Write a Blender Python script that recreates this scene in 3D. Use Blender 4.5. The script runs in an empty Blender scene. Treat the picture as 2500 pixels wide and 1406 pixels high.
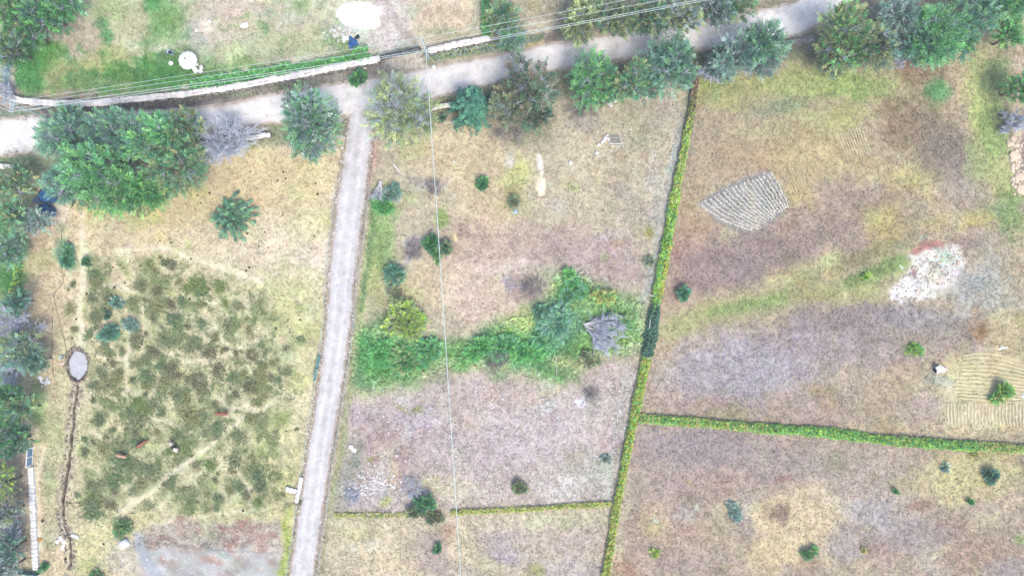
import bpy, math, random
import numpy as np

# ------------------------------------------------------------------ camera, sky, sun, exposure
SC = bpy.context.scene
COL = SC.collection
S = 0.07            # metres on the ground for one unit of the layout plan
H = 116.7           # drone height above the ground
cam_d = bpy.data.cameras.new("camera")
cam_d.sensor_fit = 'HORIZONTAL'; cam_d.sensor_width = 36.0; cam_d.lens = 24.0
cam_d.clip_start = 0.5; cam_d.clip_end = 6000.0
cam = bpy.data.objects.new("camera", cam_d); COL.objects.link(cam)
cam.location = (0, 0, H); cam.rotation_euler = (0, 0, 0)
SC.camera = cam

SUN_EL, SUN_AZ = 58.0, 150.0      # azimuth clockwise from +Y (top of the picture)
world = bpy.data.worlds.new("World"); SC.world = world; world.use_nodes = True
wn = world.node_tree.nodes; wl = world.node_tree.links
bg = wn["Background"]
sky = wn.new("ShaderNodeTexSky"); sky.sky_type = 'NISHITA'; sky.sun_disc = False
sky.sun_elevation = math.radians(SUN_EL); sky.sun_rotation = math.radians(SUN_AZ)
sky.air_density = 1.0; sky.dust_density = 3.0; sky.ozone_density = 1.0
wl.new(sky.outputs[0], bg.inputs[0]); bg.inputs[1].default_value = 0.15
sun_d = bpy.data.lights.new("sun", 'SUN'); sun_d.energy = 1.4; sun_d.angle = math.radians(18)
sun_d.color = (1.0, 0.93, 0.82)
sun = bpy.data.objects.new("sun", sun_d); COL.objects.link(sun)
sun.rotation_euler = (math.radians(90 - SUN_EL), 0, math.radians(180 - SUN_AZ))
sun.location = (0, 0, 60)
SC.view_settings.view_transform = 'Standard'; SC.view_settings.look = 'None'
SC.view_settings.gamma = 1.0; SC.view_settings.use_curve_mapping = False
SC.view_settings.exposure = 1.5
SC.cycles.use_denoising = True
SC.cycles.max_bounces = 6; SC.cycles.transparent_max_bounces = 4

# ------------------------------------------------------------------ helpers
rnd = random.Random(7)
RNG = np.random.default_rng(11)
KA = 2.0            # how much brighter than its albedo a flat lit surface shows at this exposure

def alb(c, k=1.0):
    a = np.asarray(c, float) / 255.0
    l = np.where(a <= 0.04045, a / 12.92, ((a + 0.055) / 1.055) ** 2.4)
    return np.clip(l / KA * k, 0.004, 0.86)

def W(x, y, z=0.0):
    k = S * (H - z) / H
    return np.array([(x - 1250.0) * k, (703.0 - y) * k, z])

def tag(o, label=None, cat=None, group=None, kind=None):
    if label: o["label"] = label
    if cat: o["category"] = cat
    if group: o["group"] = group
    if kind: o["kind"] = kind
    return o

def empty(name, loc, label=None, cat=None, group=None, kind=None, rz=0.0):
    o = bpy.data.objects.new(name, None); COL.objects.link(o)
    o.location = loc; o.rotation_euler = (0, 0, rz); o.empty_display_size = 0.2
    return tag(o, label, cat, group, kind)

class MB:
    def __init__(s): s.v = []; s.f = []; s.c = []; s.n = 0
    def add(s, v, f, c=None):
        v = np.asarray(v, float).reshape(-1, 3)
        f = np.asarray(f, np.int64)
        s.v.append(v); s.f.append(f + s.n); s.n += len(v)
        if c is not None:
            c = np.asarray(c, float)
            if c.ndim == 1: c = np.tile(c, (len(v), 1))
            s.c.append(c)
        return s
    def box(s, ctr, size, rz=0.0, jit=0.0, c=None, rx=0.0):
        b = np.array([[-1,-1,-1],[1,-1,-1],[1,1,-1],[-1,1,-1],[-1,-1,1],[1,-1,1],[1,1,1],[-1,1,1]], float) * 0.5
        b = b * np.asarray(size, float)
        if jit: b += RNG.uniform(-jit, jit, b.shape)
        if rx:
            cx, sx = math.cos(rx), math.sin(rx)
            b = np.stack([b[:,0], b[:,1]*cx - b[:,2]*sx, b[:,1]*sx + b[:,2]*cx], 1)
        cz, sz = math.cos(rz), math.sin(rz)
        b = np.stack([b[:,0]*cz - b[:,1]*sz, b[:,0]*sz + b[:,1]*cz, b[:,2]], 1) + np.asarray(ctr, float)
        return s.add(b, [[0,3,2,1],[4,5,6,7],[0,1,5,4],[1,2,6,5],[2,3,7,6],[3,0,4,7]], c)
    def tube(s, pts, rad, n=6, c=None, cap=True):
        pts = np.asarray(pts, float); m = len(pts)
        rad = np.broadcast_to(np.asarray(rad, float), (m,))
        t = np.gradient(pts, axis=0); t /= np.linalg.norm(t, axis=1)[:, None] + 1e-9
        up = np.array([0, 0, 1.0]) if abs(t[:, 2]).mean() < 0.8 else np.array([1.0, 0, 0])
        a = np.cross(t, up); a /= np.linalg.norm(a, axis=1)[:, None] + 1e-9
        b = np.cross(t, a)
        th = np.linspace(0, 2*np.pi, n, endpoint=False)
        v = pts[:, None] + rad[:, None, None] * (np.cos(th)[None, :, None]*a[:, None] + np.sin(th)[None, :, None]*b[:, None])
        i = np.arange(m-1)[:, None]*n; j = np.arange(n)[None]; k = (j+1) % n
        f = np.stack([i+j, i+k, i+n+k, i+n+j], -1).reshape(-1, 4)
        s.add(v.reshape(-1, 3), f, c)
        if cap:
            for e, o in ((0, 0), (m-1, 0)):
                ring = v[e]; ctr = pts[e]
                vv = np.vstack([ring, ctr[None]])
                ff = [[q, (q+1) % n, n] for q in range(n)]
                s.add(vv, ff, c)
        return s
    def lathe(s, prof, n=24, ctr=(0,0,0), c=None, wob=None):
        prof = np.asarray(prof, float); m = len(prof)
        th = np.linspace(0, 2*np.pi, n, endpoint=False)
        r = prof[:, 0][:, None] * np.ones(n)
        if wob is not None: r = r * wob[None]
        v = np.stack([r*np.cos(th), r*np.sin(th), prof[:, 1][:, None]*np.ones(n)], -1) + np.asarray(ctr, float)
        i = np.arange(m-1)[:, None]*n; j = np.arange(n)[None]; k = (j+1) % n
        f = np.stack([i+j, i+k, i+n+k, i+n+j], -1).reshape(-1, 4)
        return s.add(v.reshape(-1, 3), f, c)
    def mesh(s, name, mat=None, smooth=False):
        me = bpy.data.meshes.new(name)
        v = np.concatenate(s.v)
        me.vertices.add(len(v)); me.vertices.foreach_set("co", v.ravel().astype(np.float32))
        loops = np.concatenate([f.ravel() for f in s.f])
        tot = np.concatenate([np.full(len(f), f.shape[1]) for f in s.f])
        start = np.concatenate([[0], np.cumsum(tot)[:-1]])
        me.loops.add(len(loops)); me.loops.foreach_set("vertex_index", loops.astype(np.int32))
        me.polygons.add(len(tot)); me.polygons.foreach_set("loop_start", start.astype(np.int32))
        me.polygons.foreach_set("use_smooth", np.full(len(tot), bool(smooth)))
        me.update(calc_edges=True)
        if s.c:
            c = np.concatenate(s.c)
            if len(c) == len(v):
                at = me.color_attributes.new("Col", 'FLOAT_COLOR', 'POINT')
                at.data.foreach_set("color", np.hstack([c, np.ones((len(c), 1))]).ravel().astype(np.float32))
        me.validate(clean_customdata=False)
        if mat: me.materials.append(mat)
        return me
    def build(s, name, mat, parent=None, smooth=False, loc=None):
        o = bpy.data.objects.new(name, s.mesh(name, mat, smooth)); COL.objects.link(o)
        if parent: o.parent = parent
        if loc is not None: o.location = loc
        return o

def put(name, me, parent=None, loc=(0,0,0), rot=(0,0,0), sc=(1,1,1)):
    o = bpy.data.objects.new(name, me); COL.objects.link(o)
    if parent: o.parent = parent
    o.location = loc; o.rotation_euler = rot
    o.scale = sc if hasattr(sc, "__len__") else (sc, sc, sc)
    return o

# value noise
_T = np.random.default_rng(5).random((256, 256))
def vn(x, y, seed=0):
    x = np.asarray(x, float) + seed*17.31; y = np.asarray(y, float) + seed*9.77
    xi = np.floor(x).astype(int); yi = np.floor(y).astype(int); fx = x-xi; fy = y-yi
    fx = fx*fx*(3-2*fx); fy = fy*fy*(3-2*fy)
    a = _T[yi & 255, xi & 255]; b = _T[yi & 255, (xi+1) & 255]; c = _T[(yi+1) & 255, xi & 255]; d = _T[(yi+1) & 255, (xi+1) & 255]
    return (a*(1-fx)+b*fx)*(1-fy) + (c*(1-fx)+d*fx)*fy
def fbm(x, y, o=4, seed=0):
    r = 0; a = 0.5; t = 0
    for i in range(o):
        r = r + a*vn(x*2**i, y*2**i, seed+i); t += a; a *= 0.55
    return r/t - 0.5
def sst(a, b, x):
    t = np.clip((x-a)/(b-a+1e-12), 0, 1); return t*t*(3-2*t)
def pl(pts, n):
    pts = np.asarray(pts, float)
    d = np.concatenate([[0], np.cumsum(np.linalg.norm(np.diff(pts, axis=0), axis=1))])
    # smooth (Catmull-Rom like through dense linear then averaging)
    t = np.linspace(0, d[-1], n)
    out = np.stack([np.interp(t, d, pts[:, k]) for k in range(pts.shape[1])], 1)
    w = max(1, n//(len(pts)*3))
    if w > 1 and len(pts) > 2:
        k = np.ones(w)/w
        p = np.pad(out, ((w, w), (0, 0)), mode='reflect', reflect_type='odd')
        out = np.stack([np.convolve(p[:, q], k, 'same')[w:-w] for q in range(out.shape[1])], 1)
    return out
def seglen(p): return np.linalg.norm(np.diff(p, axis=0), axis=1).sum()

# ------------------------------------------------------------------ materials
def nodes(name):
    m = bpy.data.materials.new(name); m.use_nodes = True
    nt = m.node_tree; return m, nt.nodes, nt.links, nt.nodes["Principled BSDF"]

def mnoise(N, L, scale, detail=4, rough=0.6, vec=None):
    n = N.new("ShaderNodeTexNoise"); n.inputs["Scale"].default_value = scale
    n.inputs["Detail"].default_value = detail; n.inputs["Roughness"].default_value = rough
    if vec: L.new(vec, n.inputs["Vector"])
    return n
def mrange(N, L, src, a, b, c, d):
    r = N.new("ShaderNodeMapRange"); L.new(src, r.inputs[0])
    for i, q in enumerate((a, b, c, d)): r.inputs[i+1].default_value = q
    return r.outputs[0]
def mmul(N, L, col, fac):
    m = N.new("ShaderNodeMix"); m.data_type = 'RGBA'; m.blend_type = 'MULTIPLY'; m.inputs[0].default_value = 1.0
    L.new(col, m.inputs[6]); L.new(fac, m.inputs[7]); return m.outputs[2]

def mat_plain(name, c, rough=0.75, metal=0.0, amp=0.15, scale=6.0, bump=0.2, rvar=0.0, k=1.0, spec=0.3):
    m, N, L, B = nodes(name)
    tc = N.new("ShaderNodeTexCoord")
    rgb = N.new("ShaderNodeRGB"); rgb.outputs[0].default_value = (*alb(c, k), 1)
    n = mnoise(N, L, scale, 5, 0.65, tc.outputs["Object"])
    f = mrange(N, L, n.outputs[0], 0.3, 0.7, 1-amp, 1+amp)
    out = mmul(N, L, rgb.outputs[0], f)
    if rvar:
        oi = N.new("ShaderNodeObjectInfo")
        g = mrange(N, L, oi.outputs["Random"], 0, 1, 1-rvar, 1+rvar*0.6)
        out = mmul(N, L, out, g)
    L.new(out, B.inputs["Base Color"]); B.inputs["Roughness"].default_value = rough
    B.inputs["Metallic"].default_value = metal; B.inputs["Specular IOR Level"].default_value = spec
    if bump:
        bp = N.new("ShaderNodeBump"); bp.inputs["Strength"].default_value = bump; bp.inputs["Distance"].default_value = 0.05
        n2 = mnoise(N, L, scale*2.5, 6, 0.7, tc.outputs["Object"])
        L.new(n2.outputs[0], bp.inputs["Height"]); L.new(bp.outputs[0], B.inputs["Normal"])
    return m

def mat_attr(name, rough=0.85, amp=0.2, scale=8.0, bump=0.0, transl=0.0, spec=0.2, amp2=0.0, scale2=1.0):
    m, N, L, B = nodes(name)
    at = N.new("ShaderNodeAttribute"); at.attribute_name = "Col"
    geo = N.new("ShaderNodeNewGeometry")
    out = at.outputs["Color"]
    if amp:
        n = mnoise(N, L, scale, 5, 0.7, geo.outputs["Position"])
        out = mmul(N, L, out, mrange(N, L, n.outputs[0], 0.3, 0.7, 1-amp, 1+amp))
    if amp2:
        n = mnoise(N, L, scale2, 6, 0.65, geo.outputs["Position"])
        out = mmul(N, L, out, mrange(N, L, n.outputs[0], 0.3, 0.7, 1-amp2, 1+amp2))
    L.new(out, B.inputs["Base Color"]); B.inputs["Roughness"].default_value = rough
    B.inputs["Specular IOR Level"].default_value = spec
    if bump:
        bp = N.new("ShaderNodeBump"); bp.inputs["Strength"].default_value = bump; bp.inputs["Distance"].default_value = 0.12
        n2 = mnoise(N, L, 3.2, 7, 0.75, geo.outputs["Position"])
        L.new(n2.outputs[0], bp.inputs["Height"]); L.new(bp.outputs[0], B.inputs["Normal"])
    if transl:
        tr = N.new("ShaderNodeBsdfTranslucent"); L.new(out, tr.inputs[0])
        mx = N.new("ShaderNodeMixShader"); mx.inputs[0].default_value = transl
        L.new(B.outputs[0], mx.inputs[1]); L.new(tr.outputs[0], mx.inputs[2])
        L.new(mx.outputs[0], N["Material Output"].inputs[0])
    return m

def mat_ground():
    m, N, L, B = nodes("ground_soil_and_grass")
    at = N.new("ShaderNodeAttribute"); at.attribute_name = "Col"
    geo = N.new("ShaderNodeNewGeometry")
    P = geo.outputs["Position"]
    out = at.outputs["Color"]
    # warped, stretched fibre noise for lying dry grass
    w = mnoise(N, L, 0.35, 3, 0.6, P)
    va = N.new("ShaderNodeVectorMath"); va.operation = 'MULTIPLY_ADD'
    L.new(w.outputs["Color"], va.inputs[0]); va.inputs[1].default_value = (9, 9, 0); L.new(P, va.inputs[2])
    mp = N.new("ShaderNodeMapping"); L.new(va.outputs[0], mp.inputs[0]); mp.inputs["Scale"].default_value = (1.0, 3.6, 1.0)
    mp2 = N.new("ShaderNodeMapping"); L.new(va.outputs[0], mp2.inputs[0]); mp2.inputs["Scale"].default_value = (3.6, 1.0, 1.0)
    n1 = mnoise(N, L, 1.7, 6, 0.75, mp.outputs[0]); n1b = mnoise(N, L, 1.7, 6, 0.75, mp2.outputs[0])
    n2 = mnoise(N, L, 3.4, 4, 0.8, P); n3 = mnoise(N, L, 0.5, 4, 0.6, P)
    out = mmul(N, L, out, mrange(N, L, n1.outputs[0], 0.28, 0.72, 0.83, 1.17))
    out = mmul(N, L, out, mrange(N, L, n1b.outputs[0], 0.28, 0.72, 0.84, 1.16))
    out = mmul(N, L, out, mrange(N, L, n2.outputs[0], 0.3, 0.7, 0.90, 1.10))
    # slow colour drift between greenish and purplish straw
    cr = N.new("ShaderNodeValToRGB"); L.new(n3.outputs[0], cr.inputs[0])
    cr.color_ramp.elements[0].position = 0.32; cr.color_ramp.elements[0].color = (0.95, 1.02, 0.94, 1)
    cr.color_ramp.elements[1].position = 0.68; cr.color_ramp.elements[1].color = (1.03, 0.99, 1.01, 1)
    out = mmul(N, L, out, cr.outputs[0])
    L.new(out, B.inputs["Base Color"]); B.inputs["Roughness"].default_value = 0.95
    B.inputs["Specular IOR Level"].default_value = 0.1
    bp = N.new("ShaderNodeBump"); bp.inputs["Strength"].default_value = 0.55; bp.inputs["Distance"].default_value = 0.12
    L.new(n1.outputs[0], bp.inputs["Height"]); L.new(bp.outputs[0], B.inputs["Normal"])
    return m

M = {}
M['ground'] = mat_ground()
M['grass'] = mat_attr("grass_blades", 0.8, 0.0, transl=0.25)
M['leaf'] = mat_attr("leaves", 0.55, 0.0, transl=0.22, spec=0.35)
M['road'] = mat_attr("dusty_gravel_road", 0.95, 0.17, 4.0, bump=0.5, amp2=0.10, scale2=0.9)
M['soil'] = mat_attr("tilled_soil", 0.95, 0.22, 6.0, bump=0.6)
M['bark'] = mat_plain("brown_grey_bark", (120, 105, 95), 0.9, amp=0.3, scale=9, bump=0.5)
M['deadwood'] = mat_plain("bleached_dead_wood", (232, 230, 230), 0.85, amp=0.15, scale=9, bump=0.3)
M['twig'] = mat_plain("grey_blue_twigs", (206, 214, 230), 0.85, amp=0.2, scale=5, bump=0)
M['twig_dark'] = mat_plain("dull_grey_twigs", (156, 150, 150), 0.85, amp=0.2, scale=5, bump=0)
M['stone'] = mat_plain("pale_limestone", (246, 240, 236), 0.9, amp=0.14, scale=2.4, bump=0.6, rvar=0.14)
M['stone_grey'] = mat_plain("grey_field_stone", (150, 148, 146), 0.9, amp=0.25, scale=3.0, bump=0.7, rvar=0.35)
M['stone_white'] = mat_plain("white_stone", (240, 240, 240), 0.85, amp=0.12, scale=3.0, bump=0.5, rvar=0.1)
M['stone_tan'] = mat_plain("tan_stone", (225, 205, 180), 0.9, amp=0.2, scale=2.4, bump=0.7, rvar=0.15)
M['mud'] = mat_plain("mud_core", (150, 135, 122), 0.95, amp=0.3, scale=2.5, bump=0.9)
M['concrete'] = mat_plain("pale_concrete", (215, 218, 222), 0.85, amp=0.12, scale=3, bump=0.3)
M['white'] = mat_plain("white_canvas", (252, 252, 252), 0.8, amp=0.05, scale=3, bump=0.1, k=1.05)
M['plastic'] = mat_plain("white_plastic", (248, 250, 252), 0.45, amp=0.04, scale=3, bump=0, k=1.2)
M['blue'] = mat_plain("blue_tank_plastic", (35, 105, 160), 0.4, amp=0.2, scale=2, bump=0.1)
M['blue_dark'] = mat_plain("dark_blue_rim", (12, 40, 75), 0.5, amp=0.2, scale=3, bump=0.1)
M['tarp'] = mat_plain("blue_tarpaulin", (60, 115, 180), 0.5, amp=0.25, scale=1.5, bump=0.3)
M['pale_blue'] = mat_plain("pale_blue_enamel", (185, 220, 235), 0.5, amp=0.1, scale=4, bump=0.1)
M['teal'] = mat_plain("teal_painted_metal", (105, 165, 160), 0.55, amp=0.15, scale=2, bump=0.15)
M['steel'] = mat_plain("grey_sheet_metal", (135, 140, 148), 0.5, 0.0, amp=0.15, scale=2, bump=0.15)
M['steel_blue'] = mat_plain("blue_grey_sheet_metal", (120, 155, 185), 0.5, 0.0, amp=0.2, scale=2, bump=0.1)
M['dark'] = mat_plain("dark_iron", (40, 46, 54), 0.6, amp=0.2, scale=4, bump=0.1)
M['wire'] = mat_plain("aluminium_wire", (215, 232, 232), 0.45, 0.0, amp=0.05, scale=1, bump=0)
M['pole'] = mat_plain("weathered_concrete_pole", (190, 212, 215), 0.8, amp=0.12, scale=4, bump=0.2)
M['wood'] = mat_plain("weathered_timber", (215, 212, 205), 0.85, amp=0.18, scale=5, bump=0.3)
M['sand'] = mat_attr("white_sand", 0.95, 0.06, 4.0, bump=0.25)
M['dung'] = mat_plain("dry_dung", (70, 58, 48), 0.95, amp=0.3, scale=6, bump=0.4)
M['cow_red'] = mat_plain("red_brown_hide", (158, 98, 80), 0.7, amp=0.2, scale=2, bump=0.1)
M['cow_tan'] = mat_plain("tan_hide", (214, 172, 142), 0.7, amp=0.2, scale=2, bump=0.1)
M['horn'] = mat_plain("horn", (230, 220, 200), 0.5, amp=0.1, scale=5, bump=0)
M['orange'] = mat_plain("orange_rubber", (235, 165, 60), 0.6, amp=0.1, scale=5, bump=0)
M['pink'] = mat_plain("pale_pink_plastic", (250, 218, 208), 0.5, amp=0.08, scale=5, bump=0)
M['water'] = mat_plain("milky_mud_water", (196, 198, 206), 0.4, amp=0.2, scale=0.9, bump=0.12, spec=0.4)

def cow_patch_mat():
    m, N, L, B = nodes("cream_and_black_hide")
    tc = N.new("ShaderNodeTexCoord")
    n = mnoise(N, L, 1.1, 2, 0.4, tc.outputs["Object"])
    cr = N.new("ShaderNodeValToRGB"); L.new(n.outputs[0], cr.inputs[0]); cr.color_ramp.interpolation = 'LINEAR'
    cr.color_ramp.elements[0].position = 0.40; cr.color_ramp.elements[0].color = (*alb((30, 28, 30)), 1)
    cr.color_ramp.elements[1].position = 0.44; cr.color_ramp.elements[1].color = (*alb((245, 228, 212)), 1)
    L.new(cr.outputs[0], B.inputs["Base Color"]); B.inputs["Roughness"].default_value = 0.7
    return m
M['cow_patch'] = cow_patch_mat()

# ------------------------------------------------------------------ the ground sheet
def axis(lo, hi, step, fine=()):
    a = list(np.arange(lo, hi+step, step))
    for f0, f1, st in fine:
        a = [q for q in a if q < f0 or q > f1] + list(np.arange(f0, f1, st))
    a = sorted(a)
    out = [hi]; st = 30.0
    ext = []
    v = hi
    while v < 26000: v += st; st *= 1.5; ext.append(v)
    ext2 = []; v = lo; st = 30.0
    while v > -26000: v -= st; st *= 1.5; ext2.append(v)
    return np.array(ext2[::-1] + a + ext)
XS = axis(-160, 2660, 4.5, [(145, 222, 1.8)])
YS = axis(-130, 1540, 4.5)
GX, GY = np.meshgrid(XS, YS)
NYG, NXG = GX.shape
wx = fbm(GX/55, GY/55, 4, 1)*46 + fbm(GX/14, GY/14, 2, 21)*16
wy = fbm(GX/55, GY/55, 4, 2)*46 + fbm(GX/14, GY/14, 2, 22)*16
PX, PY = GX+wx, GY+wy
GC = np.empty((NYG, NXG, 3)); GC[:] = (176, 166, 135)
def sl(x0, x1, y0, y1, pad=60):
    i0, i1 = np.searchsorted(YS, [y0-pad, y1+pad]); j0, j1 = np.searchsorted(XS, [x0-pad, x1+pad])
    return slice(i0, i1), slice(j0, j1)
def mixin(s, m, c):
    GC[s] += (np.asarray(c, float) - GC[s]) * m[..., None]
def B(x, y, rx, ry, c, a=0.8, ang=0, soft=0.55):
    R = max(rx, ry)*1.6
    s = sl(x-R, x+R, y-R, y+R); dx = PX[s]-x; dy = PY[s]-y
    t = math.radians(ang); u = dx*math.cos(t)+dy*math.sin(t); v = -dx*math.sin(t)+dy*math.cos(t)
    d = np.sqrt((u/rx)**2+(v/ry)**2) + fbm(GX[s]/24, GY[s]/24, 3, 7)*0.7
    mixin(s, a*(1-sst(1-soft, 1+soft, d)), c)
def dist_pl(s, pts, warp=1.0):
    x = GX[s]+wx[s]*warp; y = GY[s]+wy[s]*warp; d = np.full(x.shape, 1e9)
    for (x0, y0), (x1, y1) in zip(pts[:-1], pts[1:]):
        ex, ey = x1-x0, y1-y0; t = np.clip(((x-x0)*ex+(y-y0)*ey)/(ex*ex+ey*ey+1e-9), 0, 1)
        d = np.minimum(d, np.hypot(x-x0-t*ex, y-y0-t*ey))
    return d
def Lk(pts, w, c, a=0.8, soft=0.5, warp=0.25):
    p = np.array(pts, float)
    s = sl(p[:,0].min()-w, p[:,0].max()+w, p[:,1].min()-w, p[:,1].max()+w)
    d = dist_pl(s, pts, warp)/(w*0.5) + fbm(GX[s]/18, GY[s]/18, 3, 9)*0.5
    mixin(s, a*(1-sst(1-soft, 1+soft, d)), c)
def Pg(poly, c, a=1.0, soft=14, warp=0.6):
    p = np.array(poly, float)
    s = sl(p[:,0].min(), p[:,0].max(), p[:,1].min(), p[:,1].max(), 80)
    x = GX[s]+wx[s]*warp; y = GY[s]+wy[s]*warp; ins = np.zeros(x.shape, bool)
    q = np.roll(p, -1, axis=0)
    for (x0, y0), (x1, y1) in zip(p, q):
        if y0 == y1: continue
        cnd = ((y0 > y) != (y1 > y)) & (x < (x1-x0)*(y-y0)/(y1-y0)+x0); ins ^= cnd
    d = dist_pl(s, list(map(tuple, p))+[tuple(p[0])], warp)
    sd = np.where(ins, -d, d)
    mixin(s, a*(1-sst(-soft, soft, sd)), c)

ROADC = [(-700,420),(-200,352),(0,334),(150,322),(400,301),(550,285),(650,268),(850,242),(1000,216),(1100,192),(1240,163),(1300,148),(1400,130),(1600,100),(1800,74),(1950,46),(2010,8),(2060,-40),(2200,-200),(2500,-600)]
TRACKL = [(862,262),(852,300),(840,370),(828,463),(812,600),(803,700),(797,800),(779,943),(752,1100),(731,1250),(709,1406),(690,1540),(640,1900)]
TRACKR = [(925,262),(910,300),(903,370),(893,463),(876,600),(862,700),(853,800),(833,943),(808,1100),(786,1250),(764,1406),(745,1540),(700,1900)]
TRACKC = [((a[0]+b[0])/2, a[1]) for a, b in zip(TRACKL, TRACKR)]
# -- fields
Pg([(-900,-900),(1180,-900),(1185,95),(930,150),(550,215),(200,250),(30,235),(-900,220)], (210,208,176), soft=20)
Pg([(60,430),(640,345),(845,320),(700,1900),(40,1900)], (221,203,165), soft=10)
Pg([(905,310),(1680,190),(1470,1900),(760,1900)], (204,189,160), soft=12)
Pg([(1700,190),(1960,130),(2900,-40),(2900,1100),(1560,1030)], (192,173,143), soft=14)
Pg([(1545,1030),(2900,1110),(2900,1900),(1480,1900)], (190,170,148), soft=10)
Pg([(1180,-900),(2900,-900),(2900,-60),(1990,-40),(1400,110),(1185,110)], (190,178,150), soft=16)
# -- upper left lawn
for q in [(80,150,60,45,(92,148,72)),(60,190,45,40,(84,140,80)),(120,130,40,25,(104,160,76)),(190,190,130,50,(170,180,110)),(255,88,22,12,(92,150,95)),
          (270,140,60,40,(188,190,125)),(220,210,60,20,(122,165,95)),(330,180,40,16,(120,160,85)),(380,165,55,15,(98,152,75)),(420,140,40,25,(80,140,85)),(380,205,70,22,(88,148,78)),
          (400,190,40,14,(76,140,72)),(215,182,30,10,(96,160,84)),(285,180,26,10,(100,160,88)),(400,40,60,60,(150,178,118)),(370,10,26,30,(96,160,92)),(405,50,40,24,(128,172,104)),
          (375,70,18,12,(108,162,86)),(150,100,100,35,(200,180,160)),(210,80,90,40,(202,186,160)),(100,75,60,22,(178,162,148)),(520,60,90,60,(214,196,178)),(560,30,70,40,(214,195,175)),(600,70,60,14,(222,205,178)),
          (470,20,50,40,(196,190,160)),(540,135,70,30,(190,190,150)),(640,120,60,40,(186,190,150)),(640,70,24,14,(150,182,112)),(695,80,40,30,(196,196,130)),(735,10,20,20,(140,180,90)),(660,40,20,12,(120,168,130)),(640,75,10,10,(90,150,95)),
          (700,40,70,60,(198,190,165)),(760,100,60,40,(194,192,150)),(820,110,40,20,(160,180,120)),(600,165,60,14,(150,178,110)),(500,165,50,20,(140,175,110)),(440,185,60,24,(110,160,90)),
          (330,60,50,50,(196,190,150)),(300,215,120,20,(142,172,112)),(40,210,24,60,(214,186,160)),(160,235,80,10,(190,160,150)),(165,30,16,12,(150,90,85)),(270,20,50,30,(170,185,125)),(250,60,20,14,(120,165,110))]:
    B(*q[:4], q[4], 0.8)
for i in range(46):
    x, y = rnd.uniform(60, 460), rnd.uniform(90, 240)
    B(x, y, rnd.uniform(8,22), rnd.uniform(5,12), rnd.choice([(98,162,80),(112,174,90),(88,152,88),(156,190,100)]), rnd.uniform(.35,.75), rnd.uniform(-30,30))
for i in range(26):
    x, y = rnd.uniform(350, 820), rnd.uniform(0, 150)
    B(x, y, rnd.uniform(8,24), rnd.uniform(5,12), rnd.choice([(150,182,110),(175,188,130),(140,175,120)]), rnd.uniform(.3,.6))
for q in [(75,150,55,40,(104,172,84)),(60,195,40,36,(96,164,92)),(120,125,36,22,(124,186,90)),(400,195,60,18,(98,166,84)),(390,160,50,14,(110,174,88)),(410,40,44,50,(146,190,122)),(372,14,18,26,(104,176,100)),(255,90,20,12,(104,172,104))]: B(*q[:4], q[4], 0.85)
# worked ground round the sand heap and the drive through the gate
Pg([(905,-40),(985,-40),(1020,90),(1035,112),(935,128),(880,110),(900,60)], (226,212,206), 0.9, 18)
Lk([(930,-10),(960,40),(1000,95)], 26, (196,182,178), 0.6)
B(1080,50,80,70,(219,196,165),0.8); B(1020,20,40,40,(216,196,172),0.7); B(1120,20,50,40,(224,202,172),0.7); B(1090,85,40,12,(170,178,140),0.6)
B(850,80,60,30,(205,208,186),0.7); B(830,110,30,16,(150,178,118),0.7)
Pg([(930,142),(1040,120),(1050,165),(930,185)], (214,200,186), 0.9, 8)
# verges of the main road
Lk([(-50,420),(60,412),(420,375),(660,335),(850,310)], 46, (150,160,125), 0.7)
Lk([(0,280),(130,285),(420,262),(560,245),(700,212),(870,186),(930,168)], 46, (158,150,142), 0.85)
for i in range(40):
    t = rnd.random(); x = 130+t*760; y = np.interp(x, [130,420,560,700,870], [285,264,246,216,190])+rnd.uniform(-10, 12); B(x, y, rnd.uniform(6, 18), rnd.uniform(4, 8), rnd.choice([(112,108,104),(132,148,110),(178,164,152),(120,132,104),(190,178,168)]), .6)
Lk([(130,262),(420,262),(560,235)], 16, (120,112,108), 0.6)
Lk([(1050,140),(1200,118),(1330,98),(1420,92)], 34, (140,152,118), 0.8)
Lk([(1060,150),(1180,132),(1260,122)], 8, (205,188,165), 0.7)
Lk([(1100,250),(1400,210),(1700,160),(1900,125),(2080,110),(2300,120)], 60, (136,146,112), 0.75)
Pg([(1285,40),(1340,45),(1335,130),(1262,140)], (216,196,172), 0.85, 10); B(1300,110,30,24,(228,203,160),0.7)
B(1345,95,26,20,(128,108,108),0.7); B(1250,110,24,20,(130,128,118),0.7)
B(30,385,60,20,(140,170,120),0.7); B(40,278,60,10,(140,165,128),0.8)
Lk([(28,95),(14,150),(22,205),(34,238)], 26, (150,178,200), 0.75, warp=0.1); Lk([(36,170),(28,200),(44,236),(70,250)], 12, (214,188,172), 0.8, warp=0.1)
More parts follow.
